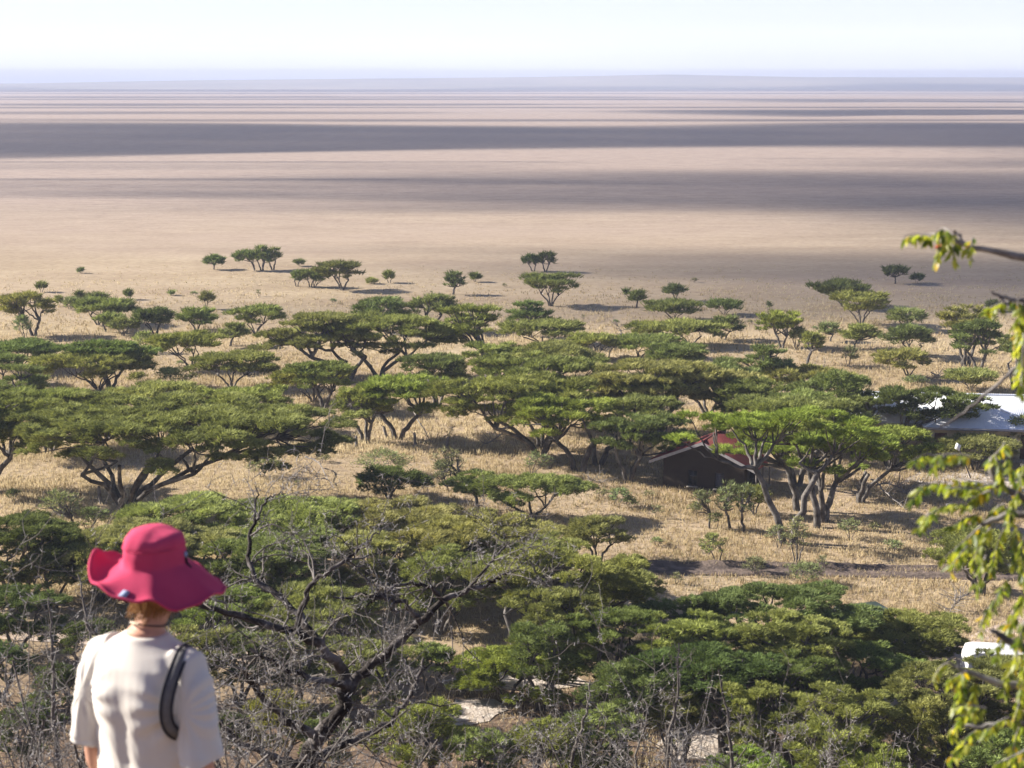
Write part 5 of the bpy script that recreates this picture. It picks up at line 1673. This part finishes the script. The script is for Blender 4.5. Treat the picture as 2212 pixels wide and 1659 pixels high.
def bare_tree():
    rs = np.random.RandomState(12)
    D = 13.5
    foot = at(648, 1700, D)
    foot[2] = float(hill(foot[1])) - 0.1
    root = empty('bare_thorn_tree', tuple(foot))
    tag(root, 'bare thorn tree with dark twisted limbs and white thorns beside the person', 'tree')
    L = [  # limbs as (u, v, metres), radii
        ([(None,), (655, 1650, D), (690, 1590, D), (742, 1535, D), (748, 1480, D), (738, 1445, D)], [.10, .085, .078, .07, .06, .055]),
        ([(738, 1445, D), (715, 1420, D - .2), (690, 1392, D - .3), (640, 1362, D - .5), (560, 1342, D - .6), (480, 1318, D - .8), (415, 1302, D - 1)], [.055, .05, .045, .04, .035, .028, .02]),
        ([(742, 1535, D), (752, 1478, D + .1), (800, 1438, D + .2), (850, 1400, D + .3), (905, 1345, D + .3), (955, 1297, D + .4), (1000, 1280, D + .5), (1045, 1268, D + .6)], [.062, .055, .050, .046, .040, .034, .026, .02]),
        ([(1000, 1280, D + .5), (1030, 1250, D + .5), (1068, 1205, D + .6), (1088, 1178, D + .7), (1110, 1170, D + .8)], [.018, .015, .012, .009, .005]),
        ([(1045, 1268, D + .6), (1090, 1240, D + .7), (1120, 1228, D + .8)], [.018, .011, .005]),
        ([(690, 1392, D - .3), (620, 1300, D - .1), (545, 1245, D), (535, 1180, D + .1), (555, 1110, D + .2), (552, 1050, D + .3)], [.04, .032, .026, .02, .014, .006]),
        ([(552, 1130, D + .2), (572, 1082, D + .3), (600, 1068, D + .4), (620, 1062, D + .4)], [.014, .010, .007, .004]),
        ([(905, 1345, D + .3), (880, 1300, D + .1), (800, 1285, D), (720, 1290, D - .1)], [.030, .022, .016, .010]),
        ([(955, 1297, D + .4), (930, 1265, D + .2), (860, 1262, D + .1), (790, 1310, D)], [.024, .018, .014, .008]),
        ([(640, 1362, D - .5), (660, 1270, D - .6), (740, 1215, D - .6), (800, 1165, D - .5), (832, 1140, D - .4)], [.032, .024, .018, .012, .005]),
        ([(690, 1590, D), (620, 1560, D - .3), (560, 1500, D - .5), (520, 1440, D - .7)], [.05, .04, .03, .018]),
        ([(748, 1480, D), (700, 1470, D - .4), (620, 1450, D - .5), (540, 1400, D - .7)], [.04, .03, .022, .014]),
        ([(655, 1650, D), (760, 1600, D + .2), (850, 1560, D + .3), (900, 1480, D + .4), (915, 1420, D + .4)], [.05, .036, .028, .02, .01]),
        ([(655, 1655, D), (580, 1630, D - .2), (500, 1590, D - .5), (450, 1540, D - .6)], [.05, .036, .026, .016])]
    main, P, Q, TH = [], [], [], []
    for pts, rad in L:
        q = [foot if p[0] is None else at(*p) for p in pts]
        C, Rd = smooth_path(q, [r_ * 0.85 for r_ in rad], 24, rs)
        main.append((C, Rd))
        n = len(C)
        for k in range(11 if rad[0] > 0.03 else 8):
            i = rs.randint(5, n - 1)
            ax = C[min(i + 1, n - 1)] - C[i - 1]
            d = unit(unit(ax) * 0.4 + unit(np.cross(ax, rs.normal(0, 1, 3))) + np.array([0, -0.1, 0.18]))
            grow(rs, P, Q, TH, C[i], d, rs.uniform(0.3, 0.75), min(0.0085, Rd[i] * 0.5), 1, 0.34, 2 if rs.uniform() < 0.6 else 3)
    finish_thorn(root, P, Q, TH, foot, main)
bare_tree()

def thorn_bush(label, u, v, D, spread, height, n, seed, shoots=()):
    rs = np.random.RandomState(seed)
    f = at(u, v, D)
    f[2] = float(hill(f[1])) - 0.08
    root = empty('bare_thorn_bush', tuple(f))
    tag(root, label, 'shrub', 'bare thorn bushes on the hillside')
    P, Q, TH, main = [], [], [], []
    for k in range(n):
        a = rs.uniform(0, 6.283)
        d = np.array([math.cos(a) * spread, math.sin(a) * spread, 1.0])
        grow(rs, P, Q, TH, f + np.array([math.cos(a), math.sin(a), 0]) * 0.06, d, height * rs.uniform(0.7, 1.15), rs.uniform(0.012, 0.022), 0, 0.26, 3, 0.04)
    for pts in shoots:
        q = [f] + [at(*p) for p in pts]
        C, Rd = smooth_path(q, np.linspace(0.022, 0.006, len(q)), 24, rs, 0.008)
        main.append((C, Rd))
        for k in range(16):
            i = rs.randint(6, 23)
            d = unit(np.cross(C[i] - C[i - 1], rs.normal(0, 1, 3)) + np.array([0, 0, 0.01]))
            grow(rs, P, Q, TH, C[i], d, rs.uniform(0.05, 0.16), 0.005, 3, 0.3, 3)
        for k in range(70):
            i = rs.randint(4, 23)
            dd = unit(np.cross(C[i] - C[i - 1], rs.normal(0, 1, 3)))
            TH.append((C[i], C[i] + dd * rs.uniform(0.03, 0.07)))
    mt = M_DARKBARK
    finish_thorn(root, P, Q, TH, f, None)
    if main:
        mb = MB()
        for p, q in main:
            mb.tubes(np.array(p) - f, np.array(q), 7)
        mb.build('shoot', M_TWIG, root, smooth=True)
thorn_bush('dense bare thorn bush cut by the picture edge beside the cream T-shirt', 40, 1760, 11.0, 0.8, 1.75, 10, 1)
thorn_bush('bare thorn bush with two upright twigs beside the brim of the pink hat', 130, 1720, 12.5, 0.55, 2.3, 9, 2, [[(190, 1560, 12.5), (196, 1380, 12.5), (168, 1240, 12.6)], [(120, 1560, 12.4), (112, 1400, 12.4), (105, 1290, 12.4)]])
thorn_bush('low bare thorn bush at the corner in front of all others', 90, 1730, 9.5, 0.95, 1.35, 10, 3)
thorn_bush('bare thorn bush right behind the cream sleeve', 430, 1760, 11.5, 0.8, 2.0, 9, 4)
thorn_bush('bare thorn bush filling the space under the thorn tree\'s dark limb', 545, 1740, 12.2, 0.9, 1.9, 10, 5)
thorn_bush('thorn bush at the foot of the bare thorn tree', 760, 1740, 12.8, 0.9, 1.35, 9, 6)
thorn_bush('low thorn bush along the bottom edge under the pale sand', 960, 1740, 13.5, 1.0, 1.6, 10, 7)
thorn_bush('grey thorn bush with one leaning twig at the bottom edge', 1170, 1740, 14.0, 0.9, 1.65, 9, 8, [[(1235, 1640, 14), (1262, 1560, 14), (1275, 1470, 14)]])
thorn_bush('thorn bush with a tall straight spiny shoot rising above the crowns', 1430, 1740, 14.0, 0.8, 1.6, 9, 9, [[(1440, 1620, 14), (1462, 1520, 14), (1466, 1388, 14)]])
thorn_bush('thorn bush with a second shorter white spiny shoot', 1570, 1740, 14.5, 0.8, 1.6, 9, 10, [[(1580, 1640, 14.5), (1572, 1540, 14.5), (1552, 1447, 14.5)]])
thorn_bush('low tangle of thorn twigs at the bottom beyond the two shoots', 1320, 1750, 13.0, 1.1, 1.5, 10, 11)

thorn_bush('sparse thorn twigs at the bottom between the second shoot and the near branch', 1760, 1740, 14.5, 1.0, 1.5, 7, 12)
# ------------------------------------------------------------------ the leafy branch close to the lens
def leafy():
    rs = np.random.RandomState(31)
    D = 4.7
    f = np.array([2.35, 4.6, 0])
    f[2] = float(hill(f[1])) - 0.1
    root = empty('leafy_tree', tuple(f))
    tag(root, 'near tree with hanging yellow green leaves reaching in from the picture edge', 'tree')
    bark = noisy('pale_patched_bark', (0.035, 0.03, 0.035), (0.16, 0.145, 0.14), 9.0, 0.9, (0.42, 0.40, 0.38), 0.8, 0.01)
    main = []
    tr_ = [f, f + np.array([0.05, 0, 0.9]), at(2420, 1250, D + .1), at(2430, 900, D + .1), at(2440, 620, D + .1)]
    main.append(smooth_path(tr_, [.06, .052, .04, .026, .017], 26, rs, 0.006))
    def br(pts, r0, r1, n=22):
        m_ = smooth_path([at(u, v, d) for u, v, d in pts], np.linspace(r0, r1, len(pts)), n, rs, 0.0025)
        main.append(m_)
        return m_
    br([(2435, 640, D), (2330, 585, D), (2212, 556, D), (2140, 541, D), (2090, 530, D), (2050, 515, D), (2015, 512, D)], .016, .0042)
    br([(2084, 530, D), (2070, 512, D), (2062, 500, D)], .008, .004, 8)
    br([(2433, 800, D), (2330, 690, D), (2240, 655, D), (2190, 648, D), (2160, 640, D)], .012, .004)
    br([(2430, 1150, D), (2330, 1110, D), (2250, 1085, D), (2190, 1070, D), (2145, 1045, D), (2140, 990, D)], .018, .0055)
    br([(2330, 1110, D), (2240, 1108, D), (2170, 1112, D), (2120, 1132, D)], .016, .006)
    br([(2425, 1300, D), (2300, 1240, D + .05), (2230, 1190, D + .05)], .014, .008)
    br([(2422, 1500, D), (2300, 1440, D - .1), (2212, 1400, D - .1), (2165, 1375, D - .1), (2140, 1360, D - .1)], .02, .006)
    br([(2422, 1560, D), (2320, 1530, D), (2230, 1480, D), (2165, 1480, D), (2090, 1452, D), (2050, 1430, D)], .018, .004)
    br([(2422, 1620, D), (2300, 1570, D), (2212, 1560, D), (2130, 1572, D), (2085, 1570, D)], .016, .005)
    br([(2300, 790, D + .2), (2190, 790, D + .2), (2160, 830, D + .2), (2110, 868, D + .2), (2060, 905, D + .2), (2030, 922, D + .2)], .006, .003)
    br([(2290, 700, D), (2180, 668, D), (2165, 645, D), (2140, 630, D)], .006, .003)
    mb = MB()
    for p, q in main:
        mb.tubes(np.array(p) - f, np.array(q), 9)
    # leafing twigs: (start, end) in the picture's plane, number of leaves
    TW = [((2012, 512), (1952, 512), 13, 0), ((2050, 515), (1990, 505), 10, 0), ((2060, 508), (2028, 498), 10, 0), ((2075, 526), (2035, 495), 8, 0), ((2100, 535), (2105, 510), 4, 0),
          ((2040, 520), (2020, 566), 10, 0), ((2060, 525), (2060, 560), 8, 0), ((2085, 532), (2095, 556), 5, 0),
          ((2200, 650), (2125, 672), 18, 0), ((2215, 655), (2195, 700), 16, 0), ((2212, 690), (2190, 760), 20, 0), ((2212, 720), (2205, 850), 24, 0), ((2230, 660), (2212, 720), 14, 0),
          ((2150, 985), (2165, 1050), 14, 0), ((2175, 985), (2195, 1060), 12, 0), ((2140, 990), (2170, 955), 9, 0), ((2020, 985), (1972, 996), 8, 0), ((2095, 985), (2020, 984), 10, 0), ((2040, 985), (2010, 1010), 6, 0),
          ((2150, 1045), (2060, 1030), 14, 0), ((2150, 1045), (2090, 1060), 16, 0), ((2120, 1060), (2040, 1055), 14, 0), ((2060, 1045), (1985, 1050), 12, 0), ((2000, 1045), (1970, 1085), 8, 0),
          ((2140, 1060), (2080, 1090), 18, 0), ((2090, 1090), (2010, 1110), 14, 0), ((2010, 1105), (1985, 1140), 12, 0), ((2120, 1110), (2060, 1135), 16, 0), ((2170, 1090), (2130, 1140), 16, 0), ((2200, 1060), (2180, 1130), 16, 0), ((2210, 1000), (2205, 1080), 14, 0),
          ((2120, 1135), (2040, 1205), 16, 0), ((2140, 1140), (2100, 1220), 14, 0), ((2170, 1140), (2140, 1240), 16, 0), ((2200, 1130), (2190, 1220), 16, 0), ((2130, 1200), (2110, 1270), 12, 0), ((2090, 1180), (2050, 1230), 10, 0), ((2212, 1160), (2205, 1260), 14, 0),
          ((2180, 1250), (2140, 1320), 14, 0), ((2212, 1280), (2180, 1360), 16, 0), ((2190, 1320), (2150, 1420), 18, 0), ((2212, 1340), (2195, 1430), 18, 0), ((2140, 1310), (2115, 1370), 7, 0),
          ((2230, 1400), (2205, 1500), 20, 0), ((2190, 1420), (2170, 1500), 18, 0), ((2090, 1450), (2050, 1470), 12, 0), ((2080, 1450), (2070, 1510), 12, 0), ((2110, 1470), (2095, 1530), 10, 0), ((2050, 1432), (2015, 1470), 5, 0),
          ((2212, 1490), (2190, 1560), 18, 0), ((2130, 1530), (2060, 1525), 12, 0), ((2100, 1540), (2050, 1590), 14, 0), ((2130, 1570), (2080, 1600), 12, 0), ((2090, 1600), (2045, 1645), 14, 0), ((2180, 1550), (2130, 1580), 10, 0), ((2212, 1560), (2190, 1620), 14, 0),
          ((2230, 1610), (2150, 1650), 18, 0), ((2225, 1640), (2180, 1668), 14, 0), ((2250, 950), (2240, 1300), 40, 0), ((2270, 1300), (2250, 1650), 50, 0)]
    tw = MB()
    lf = MB()
    tones = []
    for (a, b_, n, z_) in TW:
        n = int(n * 2.7)
        dd = D + rs.normal(0, 0.16)
        p0, p1 = at(*a, dd), at(*b_, dd + rs.normal(0, 0.05))
        C = bez(p0, (p0 + p1) / 2 + np.array([0, rs.normal(0, .02), rs.uniform(0.0, .03)]), p1, 9)
        tw.tubes(C - f, np.linspace(.003, .0012, 9), 5)
        for k in range(n):
            t = (k + rs.uniform(0, 1)) / n * 8
            i = min(7, int(t))
            p = C[i] + (C[i + 1] - C[i]) * (t - i) - f
            d = unit(np.array([rs.normal(0, .55), rs.normal(0, .5), -0.85]) + unit(C[i + 1] - C[i]) * 0.35)
            L = rs.uniform(.019, .040)
            wd = L * rs.uniform(.32, .46)
            s_ = unit(np.cross(d, rs.normal(0, 1, 3)))
            nn = np.cross(s_, d)
            st = p + d * 0.006
            cur = rs.uniform(-.12, .12)
            ml, tip = st + d * L * .5 + nn * L * cur, st + d * L
            V = [st, st + d * L * .28 + s_ * wd * .42 + nn * L * .04, st + d * L * .62 + s_ * wd * .40 + nn * L * .05, tip, st + d * L * .62 - s_ * wd * .40 + nn * L * .05, st + d * L * .28 - s_ * wd * .42 + nn * L * .04, ml]
            tone = 1.0 if rs.uniform() < .05 else (rs.uniform(.0, .25) if rs.uniform() < .3 else rs.uniform(.25, .8))
            lf.add(V, [(0, 1, 6), (1, 2, 6), (2, 3, 6), (3, 4, 6), (4, 5, 6), (5, 0, 6)], np.full(7, tone))
    mb.v += tw.v
    mb.f += [q + mb.n for q in tw.f]
    mb.t += tw.t
    mb.build('trunk', bark, root, smooth=True)
    m, n, l, p = mat('broad_leaf')
    a_ = n.new('ShaderNodeAttribute')
    a_.attribute_name = 'tone'
    c = ramp(n, l, a_.outputs['Fac'], [(0.0, (0.055, 0.11, 0.030)), (0.45, (0.27, 0.32, 0.06)), (0.8, (0.45, 0.46, 0.10)), (1.0, (0.50, 0.36, 0.03))])
    l.new(c, p.inputs['Base Color'])
    p.inputs['Roughness'].default_value = 0.38
    t = n.new('ShaderNodeBsdfTranslucent')
    l.new(mix(n, l, c, (1.5, 1.5, 0.6), 1.0, 'MULTIPLY'), t.inputs['Color'])
    ms = n.new('ShaderNodeMixShader')
    ms.inputs[0].default_value = 0.55
    l.new(p.outputs[0], ms.inputs[1])
    l.new(t.outputs[0], ms.inputs[2])
    l.new(ms.outputs[0], n['Material Output'].inputs['Surface'])
    lf.build('leaves', m, root, tone=True)
    dl = MB()
    c0 = at(2022, 537, D) - f
    for k in range(5):
        d = unit(rs.normal(0, 1, 3))
        dl.kites(np.array([c0]), np.array([d]), np.array([.022]), np.array([.02]), np.array([unit(rs.normal(0, 1, 3))]))
    dl.build('dead_leaf', plain('rust_leaf', (0.45, 0.10, 0.03), 0.8), root)
leafy()

def haze():
    m = bpy.data.materials.new('haze_air')
    m.use_nodes = True
    n, l = m.node_tree.nodes, m.node_tree.links
    n.remove(n['Principled BSDF'])
    v = n.new('ShaderNodeVolumePrincipled')
    v.inputs['Color'].default_value = (0.66, 0.75, 1.0, 1)
    v.inputs['Density'].default_value = 0.00018
    l.new(v.outputs[0], n['Material Output'].inputs['Volume'])
    b = MB().box((0, 33000, 35.5), (140000, 67000, 75))
    tag(b.build('haze', m), 'pale blue haze lying over the plain', kind='stuff')
haze()
